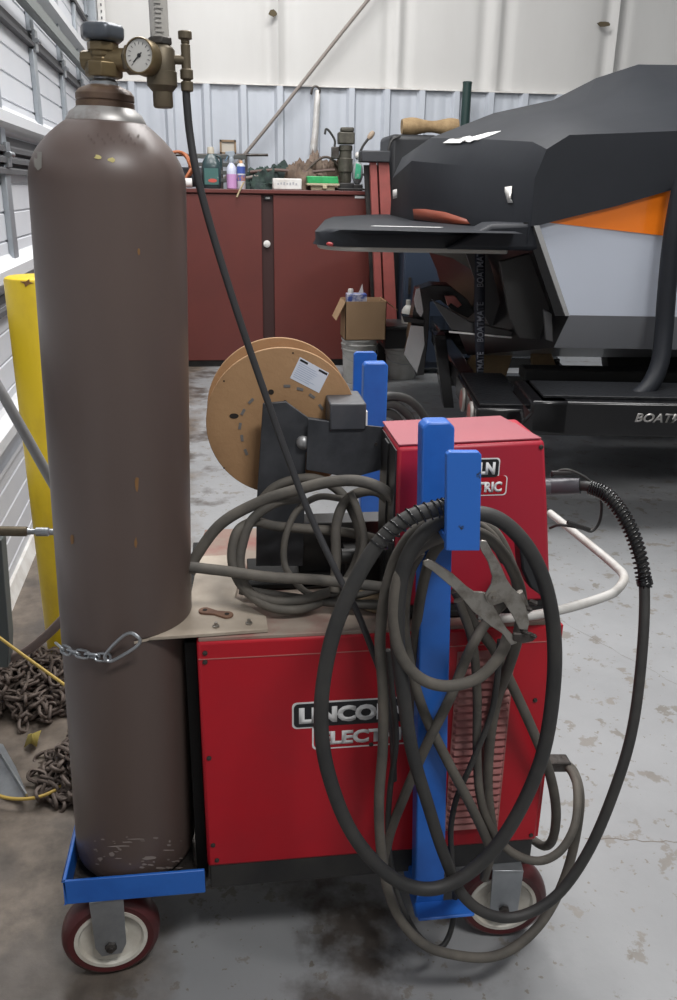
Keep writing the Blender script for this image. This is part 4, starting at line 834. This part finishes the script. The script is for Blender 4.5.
# drill
o = base_at(345,7.28); dr = thing('magnetic_drill', 'tall olive grey magnetic drill standing upright on the cabinet top', 'drill', tuple(o))
M_OL = mat('olive_metal',(.10,.095,.075),.5,.4,col2=(.06,.055,.045),scale=16,amt=.5)
b = MB(); b.box(o+Vector((-.05,-.05,0)), o+Vector((.07,.06,.06))); b.build('magnet_base', M_BLK, dr, bevel=.006)
b = MB(); b.lathe([(.045,.06),(.05,.08),(.05,.14),(.06,.145),(.06,.24),(.05,.25),(.05,.3),(.056,.305),(.056,.34),(.04,.345)], o+Vector((0,0,0)), seg=24); b.build('spindle_housing', M_OL, dr)
b = MB(); b.box(o+Vector((-.065,-.06,.35)), o+Vector((.065,.05,.44))); b.box(o+Vector((-.045,-.05,.44)), o+Vector((.06,.04,.475))); b.build('motor_head', M_OL, dr, bevel=.01)
b = MB(); b.box(o+Vector((-.115,-.03,.24)), o+Vector((-.055,.03,.33))); b.build('switch_box', M_DKST, dr, bevel=.006)
b = MB(); b.tube(spline([o+Vector(v) for v in ((-.09,0,.33),(-.09,0,.38),(-.13,0,.44),(-.16,0,.46),(-.17,0,.42))],5), .009, 8); b.build('drill_cord', M_CABK, dr)
o2 = o+Vector((.10,.0,0))
an = thing('impact_gun', 'grey and green air tool with a long handle lever right of the drill', 'air tool', tuple(o2))
b = MB(); b.sphere(o2+Vector((.0,0,.14)), .06, .8, .8, 1.6); b.build('tool_body', mat('tool_grey',(.28,.30,.31),.4), an)
b = MB(); b.prism([o2+Vector((x,-.055,z)) for x, z in ((-.03,.09),(.02,.09),(.025,.2),(-.02,.21))], (0,.02,0)); b.build('green_grip', mat('grip_green',(.05,.35,.2),.5,col2=(.3,.4,.35),scale=40,amt=.4,sharp=.8), an, bevel=.005)
b = MB(); b.tube([o2+Vector((-.01,0,.24)), o2+Vector((.04,0,.34)), o2+Vector((.10,0,.42))], .010, 8); b.build('lever_rod', M_BLK, an)
b = MB(); b.lathe([(.014,-.02),(.022,0),(.022,.03),(.014,.05)], o2+Vector((.095,0,.41)), (.6,0,.8), seg=14); b.build('lever_knob', mat('knob_tan',(.35,.27,.2),.6), an)
b = MB(); b.sphere(o2+Vector((0,-.01,.27)), .026); b.build('lever_collar', M_WHITE, an)
b = MB(); b.box(o2+Vector((-.05,-.05,0)), o2+Vector((.04,.05,.05))); b.build('tool_base', M_BLK, an, bevel=.005)
rope('power_cord', [o2+Vector(v) for v in ((.04,-.02,.13),(.08,-.03,.10),(.085,-.03,.03),(.06,-.04,.012),(.02,-.06,.012),(-.2,-.07,.012))], .008, M_CABK, 'black cord looping beside the air tool on the cabinet', 'cord')
# red channel stand leaning next to the cabinet
rs = thing('steel_stand', 'tall faded red twin-channel stand with black cap right of the red cabinet', 'stand', (1.25,7.0,0))
M_FR = mat('faded_red',(.36,.085,.075),.6,col2=(.24,.07,.06),scale=9,amt=.48,sharp=.3)
def ps_(x,y): return P(x,y,Y=6.85)
b = MB(); b.prism([ps_(370,161),ps_(376.5,161),ps_(384.5,345),ps_(377,345)], (0,.05,0)); b.build('channel', M_FR, rs)
b = MB(); b.prism([ps_(378.5,161),ps_(389,161),ps_(398,345),ps_(386.5,345)], (0,.07,0)); b.build('channel', M_FR, rs)
b = MB(); b.prism([P(364,165,Y=6.93),P(389,165,Y=6.93),P(398,345,Y=6.93),P(374,345,Y=6.93)], (0,.03,0)); b.build('back_plate', M_BLK, rs)
b = MB(); a, c = ps_(361,162), ps_(390,151); b.box((a.x,6.82,a.z),(c.x,7.0,c.z)); b.build('top_cap', mat('cap_charcoal',(.035,.037,.042),.5), rs, bevel=.008)
b = MB(); a = ps_(380,345); b.box((a.x-.1,6.8,0),(a.x+.16,7.05,a.z+.02)); b.build('foot', M_BLK, rs, bevel=.01)
# black case, tan roll, blue locker
a, c = P(388,215,Y=7.0), P(440,135,Y=7.0)
tc_ = thing('tool_trunk', 'tall black hard case with a side handle behind the boat platform', 'case', ((a.x+c.x)/2,7.2,0))
b = MB(); b.box((a.x,7.0,0),(c.x,7.5,c.z)); b.build('shell', mat('case_black',(.018,.019,.022),.5), tc_, bevel=.04, seg=4)
b = MB(); q = P(393,193,Y=6.99); b.tube(spline([q+Vector((0,0,.05)),q+Vector((-.005,-.03,.05)),q+Vector((-.005,-.03,-.05)),q+Vector((0,0,-.05))],4), .008, 8); b.build('latch_handle', M_GALV, tc_)
b = MB(); b.tube(spline([P(389,190,Y=6.98),P(388,160,Y=6.96),P(391,142,Y=6.96),P(400,136,Y=6.98)],6), .010, 8); b.build('carry_strap', M_CABK, tc_)
b = MB(); c = P(430,135,Y=7.1); b.tube(spline([Vector((P(402,120,Y=7.1).x,7.1,c.z+.055)), Vector((P(420,120,Y=7.1).x,7.1,c.z+.06)), Vector((P(440,120,Y=7.1).x,7.1,c.z+.06)), Vector((P(458,120,Y=7.1).x,7.1,c.z+.06))],5), lambda t: .055+.012*math.sin(t*9), 20)
tag(b.build('canvas_roll', mat('canvas_tan',(.33,.23,.12),.85,col2=(.24,.16,.08),scale=14,bump=.3)), 'tan rolled canvas lying on top of the black case', 'roll')
a, c = P(400,358,Y=6.75), P(470,245,Y=6.75)
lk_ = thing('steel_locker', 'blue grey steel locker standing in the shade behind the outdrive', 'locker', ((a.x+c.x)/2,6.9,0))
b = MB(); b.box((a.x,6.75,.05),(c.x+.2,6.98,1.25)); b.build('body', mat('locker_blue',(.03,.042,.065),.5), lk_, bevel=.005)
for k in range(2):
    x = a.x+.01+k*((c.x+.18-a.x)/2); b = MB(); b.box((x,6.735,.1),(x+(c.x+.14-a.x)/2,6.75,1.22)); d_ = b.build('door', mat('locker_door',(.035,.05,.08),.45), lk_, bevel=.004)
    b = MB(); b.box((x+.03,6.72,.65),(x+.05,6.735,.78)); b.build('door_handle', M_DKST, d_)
# cardboard box on bucket, second bucket, black crate
def bucket(o, R, h, m, label):
    t = thing('bucket', label, 'bucket', tuple(o))
    b = MB(); b.lathe([(R*.86,0),(R*.88,.01),(R*.97,h*.74),(R*1.03,h*.75),(R*1.03,h*.77),(R*.98,h*.78),(R*.99,h*.86),(R*1.06,h*.87),(R*1.06,h*.89),(R,h*.9),(R,h*.97),(R*1.05,h*.975),(R*1.05,h),(R*.97,h),(R*.94,h*.95)], o, seg=40); b.build('pail', m, t, angle=30)
    b = MB(); b.tube(spline([o+Vector((-R*1.03,0,h*.85)), o+Vector((-R*.9,-R*.75,h*.62)), o+Vector((0,-R*1.1,h*.5)), o+Vector((R*.9,-R*.75,h*.62)), o+Vector((R*1.03,0,h*.85))],6), .003, 6); b.build('bail_handle', M_GALV, t)
    return t
M_PAIL = mat('pail_white',(.5,.5,.48),.5,col2=(.38,.37,.34),scale=8,amt=.45)
b0 = P(361,385,Z=0); bh = P(361,338,Y=b0.y+.14).z; bkt = bucket(Vector((b0.x,b0.y+.14,0)), .135, bh, M_PAIL, 'white plastic bucket holding up the cardboard box')
b = MB(); o = Vector((b0.x-.05,b0.y+.14-.130,.15)); b.box(o, o+Vector((.035,.01,.1))); b.build('bucket_label', mat('label_faded',(.3,.3,.3),.6), bkt)
b1 = P(404,381,Z=0); bucket(Vector((b1.x,b1.y+.15,0)), .13, .26, M_PAIL, 'low white bucket under the black crate')
yb = b1.y; a, c = P(384,361,Y=yb-.02), P(414,333,Y=yb-.02)
cr = thing('battery_crate', 'black crate with small red labels resting on the low white bucket', 'crate', ((a.x+c.x)/2,yb+.1,.262))
b = MB(); zc_ = .262; b.box((a.x,yb-.03,zc_),(c.x+.05,yb+.35,zc_+.16)); b.build('crate_body', mat('crate_black',(.02,.02,.02),.45), cr, bevel=.006)
b = MB(); b.box((a.x-.008,yb-.038,zc_+.15),(c.x+.058,yb+.36,zc_+.175)); b.build('crate_lid', mat('crate_lid',(.035,.035,.036),.4), cr, bevel=.006)
for k in range(2): b = MB(); b.box((a.x-.0015,yb+.05+k*.11,zc_+.03),(a.x,yb+.12+k*.11,zc_+.11)); b.build('red_label', mat('mark_red',(.5,.08,.06),.5), cr)
# box
zb0 = bh+.002; yb = b0.y+.02
a, c = P(345,334,Y=yb), P(387,295,Y=yb)
cbx = thing('cardboard_box', 'open cardboard box with flaps standing on the white bucket', 'box', ((a.x+c.x)/2,yb+.14,zb0))
M_CARD = mat('cardboard',(.40,.26,.15),.8,col2=(.35,.225,.125),scale=5,amt=.5,sharp=.1); hB = c.z-a.z; W0, W1 = a.x, c.x; D = .28
for nm, lo, hi in (('box_side',(W0,yb,0),(W1,yb+.006,hB)),('box_side',(W0,yb+D-.006,0),(W1,yb+D,hB)),('box_side',(W0,yb,0),(W0+.006,yb+D,hB)),('box_side',(W1-.006,yb,0),(W1,yb+D,hB)),('box_bottom',(W0,yb,0),(W1,yb+D,.006))):
    b = MB(); b.box((lo[0],lo[1],zb0+lo[2]),(hi[0],hi[1],zb0+hi[2])); b.build(nm, M_CARD, cbx)
b = MB(); b.prism([(W0,yb,zb0+hB),(W0,yb+D,zb0+hB),(W0-.07,yb+D-.02,zb0+hB-.14),(W0-.07,yb+.01,zb0+hB-.14)], (.005,0,0)); b.build('box_flap', M_CARD, cbx)
b = MB(); b.prism([(W1,yb,zb0+hB),(W1,yb+D,zb0+hB),(W1+.09,yb+D-.02,zb0+hB-.07),(W1+.09,yb+.01,zb0+hB-.07)], (0,0,.005)); b.build('box_flap', M_CARD, cbx)
q = Vector((W0+.09,yb+.1,zb0+hB-.12)); b = MB(); b.box(q+Vector((-.07,-.05,0)), q+Vector((.08,.05,.17))); pk = b.build('blue_carton', mat('carton_blue',(.05,.09,.32),.45,col2=(.5,.5,.58),scale=14,amt=.5,sharp=.8), bevel=.004); tag(pk, 'blue and white carton sticking out of the cardboard box', 'carton')
b = MB(); b.lathe([(.02,0),(.022,.02),(.018,.035)], q+Vector((-.04,-.01,.17)), seg=16); b.prism([q+Vector((x,0,z)) for x, z in ((.02,.17),(.06,.17),(.05,.24),(.035,.2))], (0,.004,0)); tag(b.build('paper_scrap', M_WHITE), 'white scraps on top of the blue carton', 'paper')
c1y = b1.y+.12; b = MB(); b.lathe([(.045,0),(.048,.02),(.048,.10),(.03,.13),(.018,.14),(.018,.18)], (P(407,330,Y=c1y).x,c1y,.4385), seg=24); tag(b.build('white_bottle', M_PAIL), 'white plastic bottle on the black crate beside the outdrive', 'bottle')
# ================================================================== BOAT AND TRAILER
TH = math.radians(8); BO = Vector((1.25,3.75,0)); BU = Vector((math.cos(TH),-math.sin(TH),0)); BV = Vector((math.sin(TH),math.cos(TH),0))
def B(a, s, z): return BO+BU*a+BV*s+Vector((0,0,z))
def PBq(x, y, s):
    d = FW+RT*((x-CX)/F_PX)+UP*((CY-y)/F_PX); t = (s+BO.dot(BV))/(d.dot(BV)); p = Vector((t*d.x,t*d.y,H+t*d.z)); return p
def bbox_(b, a0, a1, s0, s1, z0, z1):
    vs = [B(a,s,z) for z in (z0,z1) for a, s in ((a0,s0),(a1,s0),(a1,s1),(a0,s1))]
    return b.add(vs, [(0,3,2,1),(4,5,6,7),(0,1,5,4),(1,2,6,5),(2,3,7,6),(3,0,4,7)])
boat = thing('speed_boat', 'silver and orange speed boat under a black fitted cover on its trailer', 'boat', tuple(B(1.5,1.15,.5)))
BW_ = 2.3
def hullrow(a, z_g=1.30):
    t = max(0, a/5.2); w = (1-t**3)*BW_/2; c = BW_/2
    return [(c-w, z_g), (c-w+.015, .9), (c-w*.93, .74), (c, .50+.2*t*t), (c+w*.93, .74), (c+w-.015, .9), (c+w, z_g)]
M_SILV = mat('hull_silver',(.50,.54,.62),.3,.0,coat=.4)
M_HULLD = mat('hull_grey',(.22,.23,.25),.3,.0,coat=.2)
M_ORG = mat('hull_orange',(.85,.20,.012),.25,coat=.6)
aft = {0:.10,1:.29,2:.25,3:.0,4:-.05,5:-.10,6:-.3}
st = [None,.8,1.4,2.2,3.0,3.8,4.4,4.9]
rows = []
for a in st:
    if a is None: r = hullrow(0); rows.append([B(aft[i],s,z) for i,(s,z) in enumerate(r)])
    else: rows.append([B(a,s,z) for s,z in hullrow(a)])
b = MB(); b.grid([[r[0],r[1]] for r in rows]); b.grid([[r[5],r[6]] for r in rows]); b.build('topsides', M_SILV, boat, angle=40)
b = MB(); b.grid([r[1:6] for r in rows]); b.build('hull_bottom', M_HULLD, boat, angle=40)
b = MB(); r0 = rows[0]; b.add(r0, [tuple(range(7))]); b.build('transom', mat('transom_black',(.006,.006,.007),.3,spec=.4), boat)
z1, z2 = 1.302, 1.255                                     # orange flash along the gunwale
e = .004
b = MB(); b.prism([B(.15,-e,1.300),B(.69,-e+.0,1.250),B(3.5,.10,1.10),B(3.5,.10,1.52),B(.69,-e,1.46),B(.45,-e,1.38)], BV*.01); b.build('orange_flash', M_ORG, boat)
b = MB(); b.prism([B(.08,-.012,1.30),B(.105,-.012,1.30),B(.285,-.012,.9),B(.26,-.012,.9)], BV*.02); tr1 = b.build('corner_trim', M_SHINE, boat)
b = MB(); b.prism([B(.04,-.012,1.30),B(.08,-.012,1.30),B(.265,-.012,.9),B(.22,-.012,.9)], BV*.02); b.build('corner_panel', M_BLKG, boat)
# stern quarter mouldings, grey with dark pockets
M_GRP = mat('stern_grey',(.06,.06,.063),.35)
def bpoly(pts, s, m, nm, d=.02, par=None):
    b = MB(); b.prism([PBq(x,y,s) for x,y in pts], BV*d); return b.build(nm, m, par or boat, bevel=.003)
bpoly([(463,245),(484,243),(492,270),(500,300),(514,320),(536,345),(519,338),(489,325),(481,310),(478,290)], .9, M_GRP, 'quarter_moulding')
bpoly([(405,245),(476,243),(482,262),(480,275),(452,258),(400,246)], 1.3, mat('plat_under',(.22,.215,.2),.5), 'platform_underside', .04)
bpoly([(500,262),(534,252),(562,310),(556,342),(519,338),(510,318)], .25, mat('pocket_black',(.02,.02,.02),.5), 'quarter_pocket', .05)
bpoly([(432,300),(452,330),(519,338),(553,344),(553,340),(519,333),(470,322),(450,310)], .6, M_GRP, 'chine_step', .05)
bpoly([(449,331),(519,337.5),(519,339.3),(449,332.8)], .58, M_TXTW, 'chine_line', .01)
bpoly([(544,310),(552,314),(553,342),(546,340)], .06, M_GRP, 'corner_bracket', .03)
# swim platform with its fitted cover
M_COV = mat('cover_black',(.009,.011,.015),.55,col2=(.013,.015,.020),scale=5,amt=.5,sharp=.1,bump=.3,bscale=3,spec=.3)
def plan(a0, s0, s1, r, n=6):
    o = [(.0,s0)]
    for k in range(n+1): t = math.radians(90*k/n); o.append((a0+r-r*math.sin(t), s0+r-r*math.cos(t)))
    for k in range(n+1): t = math.radians(90*k/n); o.append((a0+r-r*math.cos(t), s1-r+r*math.sin(t)))
    o.append((0,s1)); return o
pp = plan(-.895,.08,2.2,.25)
b = MB(); rows = []
def scaled(k, z, fl=0): return [B(a*(1 if a == 0 else 1)-(a and k), s+(k if s < 1.1 else -k), z) for a, s in pp]
rows = [scaled(.0,1.178), scaled(-.012,1.20), scaled(-.01,1.235), scaled(-.06,1.252), scaled(-.3,1.262)]
b.grid(rows); b.add(rows[-1], [tuple(range(len(pp)))]); b.build('platform_cover', M_COV, boat, angle=50)
b = MB(); b.prism([B(a+.02*(a<0),s,1.158) for a,s in pp], (0,0,.03)); b.build('swim_platform', mat('platform_grey',(.3,.29,.27),.4), boat, bevel=.01)
b = MB(); b.prism([B(-.3,.0,1.18),B(.12,-.02,1.18),B(.08,-.02,1.30),B(-.1,-.02,1.29)], BV*.3); b.build('cover_skirt', M_COV, boat, bevel=.02)
b = MB(); q = [B(-.62,.3,1.262),B(-.3,.22,1.263),B(-.28,.26,1.263),B(-.6,.34,1.262)]; b.prism(q, (0,0,.001)); b.build('cover_mark', M_TXTW, boat)
b = MB(); bb = PBq(333,244,.15); b.sphere(bb, .02, 1.6,1,.6); b.build('platform_lamp', mat('lamp_red',(.35,.03,.03),.3), boat)
# main cover
def crow(a, aF, zlo, zcr, ztop, zfl, ztail=None):
    """half-wrapped section: near hem, near crease, ridge, far crease, far hem"""
    return [B(a,-.03,zlo), B(a,-.035,(zlo+zcr)/2), B(a,.14,zcr), B(a,.7,(zcr*.35+ztop*.65)), B(a,1.2,ztop), B(a,1.7,(zcr*.35+ztop*.65)), B(aF,2.2,zfl), B(aF,2.33,1.25)]
secs = []
def sec(a_near, a_mid, a_far, zlo, zcr, ztop):
    A = [a_near,a_near,a_near+ (a_mid-a_near)*.1,(a_near+a_mid)/2,a_mid,(a_mid+a_far)/2,a_far,a_far]
    Sx = [-.03,-.02,.10,.65,1.2,1.7,2.18,2.33]; Z = [zlo,(zlo*.1+zcr*.9),zcr,zcr*.45+ztop*.55,ztop,zcr*.5+ztop*.5,zcr,1.25]
    return [B(a,s,z) for a,s,z in zip(A,Sx,Z)]
secs = [sec(.06,-.36,-.42,1.20,1.24,1.26), sec(.07,-.38,-.44,1.285,1.50,1.58), sec(.11,-.28,-.38,1.29,1.63,1.70), sec(.20,.06,-.2,1.315,1.69,1.83), sec(.42,.38,.15,1.37,1.695,1.90), sec(.62,.6,.5,1.43,1.70,2.01), sec(.80,.82,.8,1.48,1.70,2.08), sec(1.3,1.3,1.3,1.52,1.71,2.08), sec(2.2,2.2,2.2,1.52,1.70,1.95), sec(3.6,3.6,3.6,1.5,1.62,1.75), sec(4.6,4.6,4.6,1.45,1.5,1.55)]
b = MB(); b.grid(secs); b.build('fitted_cover', M_COV, boat, angle=32)
b = MB(); m0 = [(443,143),(452,138),(470,136),(486,131),(501,131),(480,140),(462,143)]
mk = [PBq(x,y,.55) for x,y in m0]
# seat the logo on the sloping cover: cast onto the built surface
from mathutils.bvhtree import BVHTree
cov = [o for o in boat.children if o.name.startswith('fitted_cover')][0]
off = world_loc(cov); bv = BVHTree.FromPolygons([v.co+off for v in cov.data.vertices], [tuple(p.vertices) for p in cov.data.polygons])
def cast(x, y):
    d = FW+RT*((x-CX)/F_PX)+UP*((CY-y)/F_PX); h = bv.ray_cast(Vector((0,0,H)), d.normalized()); return (h[0]-d.normalized()*.012) if h[0] else None
def decal(pts, m, nm):
    q = [cast(x,y) for x,y in pts]
    if all(q): c = sum(q, Vector())/len(q); b = MB(); b.add([c]+q, [(0,k+1,(k+1)%len(q)+1) for k in range(len(q))]); b.build(nm, m, boat, solid=.003)
decal([(443,143),(450,139),(455,139),(470,136),(472,137),(487,133),(501,131),(492,135),(478,140),(474,140),(470,142),(462,141),(460,143)], M_TXTW, 'cover_logo')
decal([(349,221),(375,222),(398,226),(396,228),(372,226),(350,223)], M_TXTW, 'cover_logo')
decal([(413,209),(425,209),(445,212),(466,219),(470,224),(450,224),(414,219)], mat('seat_orange',(.22,.045,.02),.5), 'orange_stern_trim')
for pts in ([(505,187),(512,186),(511,200),(513,203),(508,203),(505,192)], [(393,190),(397,189),(397,198),(393,199)]): decal(pts, M_WHITE, 'cover_buckle')
# outdrive
M_GEL = mat('drive_black',(.008,.008,.009),.25)
def dslab(pts, s, d, m, nm): return bpoly(pts, s, m, nm, d)
dslab([(417,290),(432,285),(450,286),(468,300),(475,312),(468,318),(455,312),(440,300),(430,302),(429,330),(424,375),(416,376),(408,340),(412,318)], 1.15, .22, M_GEL, 'outdrive')
dslab([(416,289),(420,287),(424,312),(421,318),(416,312),(414,300)], 1.12, .04, mat('skeg_metal',(.4,.4,.4),.25,1.), 'drive_trim')
dslab([(411,325),(424,326),(425,345),(417,374),(404,354)], 1.10, .05, mat('skeg_metal',(.4,.4,.4),.25,1.), 'drive_skeg')
dslab([(402,316),(425,320),(425,324),(404,322)], 1.08, .12, M_GEL, 'cavitation_plate')
dslab([(445,296),(455,296),(462,305),(458,308),(451,303),(448,306)], 1.0, .05, mat('badge_redwhite',(.3,.1,.09),.3,.4), 'drive_badge')
# ------------------------------------------------------------------ trailer
M_TRL = mat('trailer_black',(.005,.005,.006),.2,coat=.1,bump=.05,bscale=18,spec=.35)
trl = thing('boat_trailer', 'glossy black boat trailer with step fender under the silver boat', 'trailer', tuple(B(1.5,1.1,0)))
def tb(nm, a0, a1, s0, s1, z0, z1, m=M_TRL, bev=.012): b = MB(); bbox_(b,a0,a1,s0,s1,z0,z1); return b.build(nm, m, trl, bevel=bev)
fz = PBq(640,424,-.35).z
tb('fender', .06, 3.6, -.42, .0, .45, .60)
b = MB(); b.prism([B(-.0,-.42,.47),B(.22,-.42,.45),B(.22,-.42,.60),B(.10,-.42,.60)], BV*.42); b.build('fender_ramp', M_TRL, trl, bevel=.01)
tb('fender_step', .12, 3.4, -.36, -.06, .60, .612, mat('step_grit',(.010,.011,.013),.4,bump=.6,bscale=60,spec=.4), .002)
tb('tail_step', -.15, .10, -.30, .45, .42, .535)
tb('step_pad', -.13, .08, -.26, .42, .535, .546, mat('step_grit',(.010,.011,.013),.4,bump=.6,bscale=60,spec=.4), .002)
tb('tail_step', -.10, .10, 1.9, 2.6, .42, .535)
tb('frame_rail', -.1, 4.2, .25, .37, .36, .46); tb('frame_rail', -.1, 4.2, 1.95, 2.07, .36, .46)
tb('cross_member', -.12, -.02, .1, 2.2, .40, .50); tb('cross_member', .5, .6, .1, 2.2, .36, .44); tb('cross_member', 1.6, 1.7, .1, 2.2, .36, .44)
for s in (-.18, .10):
    b = MB(); c = B(-.152,s,.478); b.lathe([(.0,0),(.05,0),(.05,.012),(.046,.016),(0,.018)], c, -BU, seg=28)
    o_ = b.build('tail_lamp', mat('lamp_dull_red',(.32,.07,.05),.3), trl)
    b = MB(); b.lathe([(.05,.0),(.058,.0),(.058,.010),(.05,.014)], c, -BU, seg=28); b.build('lamp_bezel', mat('bezel',(.3,.28,.26),.4), o_)
bpoly([(434,335),(446,335),(454,408),(444,408)], .95, M_TRL, 'rear_upright', .12, trl)
for y0 in (357,375): bpoly([(438,y0),(560,y0+2),(560,y0+11),(440,y0+11)], 1.25, M_TRL, 'bunk_bracket', .1, trl)
M_BUNK = mat('bunk_tan',(.19,.125,.06),.7,col2=(.13,.085,.04),scale=7)
bpoly([(484,325),(519,322),(516,345),(505,380),(471,392),(466,365),(476,352)], 1.05, M_BUNK, 'bunk_board', .06, trl)
bpoly([(532,345),(548,345),(556,365),(563,386),(545,386),(533,372)], .75, M_BUNK, 'bunk_board', .06, trl)
tb('bunk', .2, 3.9, .45, .6, .50, .56, mat('bunk_carpet',(.02,.02,.02),.9)); tb('bunk', .2, 3.9, 1.7, 1.85, .50, .56, mat('bunk_carpet',(.02,.02,.02),.9))
b = MB(); pts = [(683,180,-.12),(673,235,-.12),(667,290,-.12),(664,330,-.13),(660,362,-.16),(650,385,-.2),(634,400,-.24)]
b.tube(spline([PBq(x,y,s) for x,y,s in pts],8), .04, 16); b.build('guide_post', M_COV, trl)
def text_b(t, p, h, w, nm, par, up=Vector((0,0,1)), xd=None, m=None, shear=.25): return textmesh(t, nm, m or mat('lettering_silver',(.32,.31,.3),.35,.5), par, p-BV*.003, xd or BU, up, w, h, bold=.03, shear=shear)
tp = PBq(634,422,-.42); tp2 = PBq(634,413,-.42)
text_b('BOATMATE', tp, (tp2-tp).length, .31, 'trailer_lettering', trl)
for a_ in (1.5, 2.35):
    for s_, nm in ((-.22,'near'),(2.35,'far')):
        c = B(a_,s_,.33); b = MB(); b.lathe([(.17,-.1),(.27,-.11),(.32,-.09),(.33,-.05),(.33,.05),(.32,.09),(.27,.11),(.17,.1)], c, BV, seg=40); w_ = b.build('tyre', mat('tyre_black',(.012,.012,.012),.8), trl)
        b = MB(); b.lathe([(0,-.06),(.05,-.07),(.06,-.05),(.14,-.06),(.17,-.09),(.175,.09),(0,.09)], c, BV, seg=40); b.build('wheel_rim', M_SHINE, w_)
# tie-down strap with woven lettering
b = MB(); sy = .55
L0 = [PBq(475,243,sy),PBq(474,300,sy),PBq(475,340,sy),PBq(477,390,sy)]; L1 = [PBq(485,243,sy),PBq(485,300,sy),PBq(484.5,340,sy),PBq(483,390,sy)]
b.grid([[p,q] for p,q in zip(L0,L1)]); stp = b.build('tie_down_strap', mat('strap_navy',(.012,.014,.025),.7), solid=.004); tag(stp, 'black lettered ratchet strap pulled tight from swim platform to trailer', 'strap')
for y0,y1 in ((287,243+5),(342,302),(386,352)):
    p = PBq(483.6,y0,sy-.01); p1 = PBq(483.6,y1,sy-.01)
    textmesh('BOATMATE','strap_lettering', mat('lettering_pale',(.14,.15,.18),.6), stp, p, (p1-p).normalized(), -BU, (p1-p).length, .035, bold=.02)
# ================================================================== light
w = bpy.data.worlds.new('world'); S.world = w; w.use_nodes = True
w.node_tree.nodes['Background'].inputs[0].default_value = (.90,.95,1,1); w.node_tree.nodes['Background'].inputs[1].default_value = .30
def area(loc, size, e, tgt, col=(1,.985,.97)):
    ld = bpy.data.lights.new('shop_and_fill_light', 'AREA'); ld.shape = 'RECTANGLE'; ld.size, ld.size_y = size; ld.energy = e; ld.color = col
    o = bpy.data.objects.new('shop_and_fill_light', ld); COL.objects.link(o); o.location = loc
    o.rotation_euler = (Vector(tgt)-Vector(loc)).to_track_quat('-Z', 'Y').to_euler(); return o
area((1.7,2.9,4.6), (2.2,1.0), 130, (1.0,2.4,0))
area((.3,5.4,4.9), (3,1.2), 190, (.3,5.6,0))
area((-.15,3.4,4.7), (.8,1.6), 70, (-.3,3,0))  # added fill lamp that brightens the overhead door and bollard at left
area((1.0,-.6,3.9), (1.1,.35), 85, (.1,1.3,0.6))
S.view_settings.view_transform = 'Standard'; S.view_settings.look = 'None'; S.view_settings.gamma = 1; S.view_settings.use_curve_mapping = False
S.view_settings.exposure = 0.
S.cycles.use_denoising = True
S.cycles.max_bounces = 6

for o in list(S.objects):
    if o.parent is None and o.name.split('.')[0] == 'weld_cable':
        y = o.location.y; o['group'] = 'dark cables on the rear hook' if y > 1.72 else 'cables coiled on the welder top' if y > 1.262 and o.location.z > .6 else 'cables hung on the front hook'
for n, g in (('work_rag','rags on the cabinet'),('leather_glove','gloves on the cabinet'),('chain_heap','chain heaps by the bollard'),('extension_cord','yellow cords on the floor'),('loose_hose','loose hoses on the cabinet'),('bucket','white buckets by the cabinet')):
    for o in S.objects:
        if o.parent is None and o.name.split('.')[0] == n: o['group'] = g
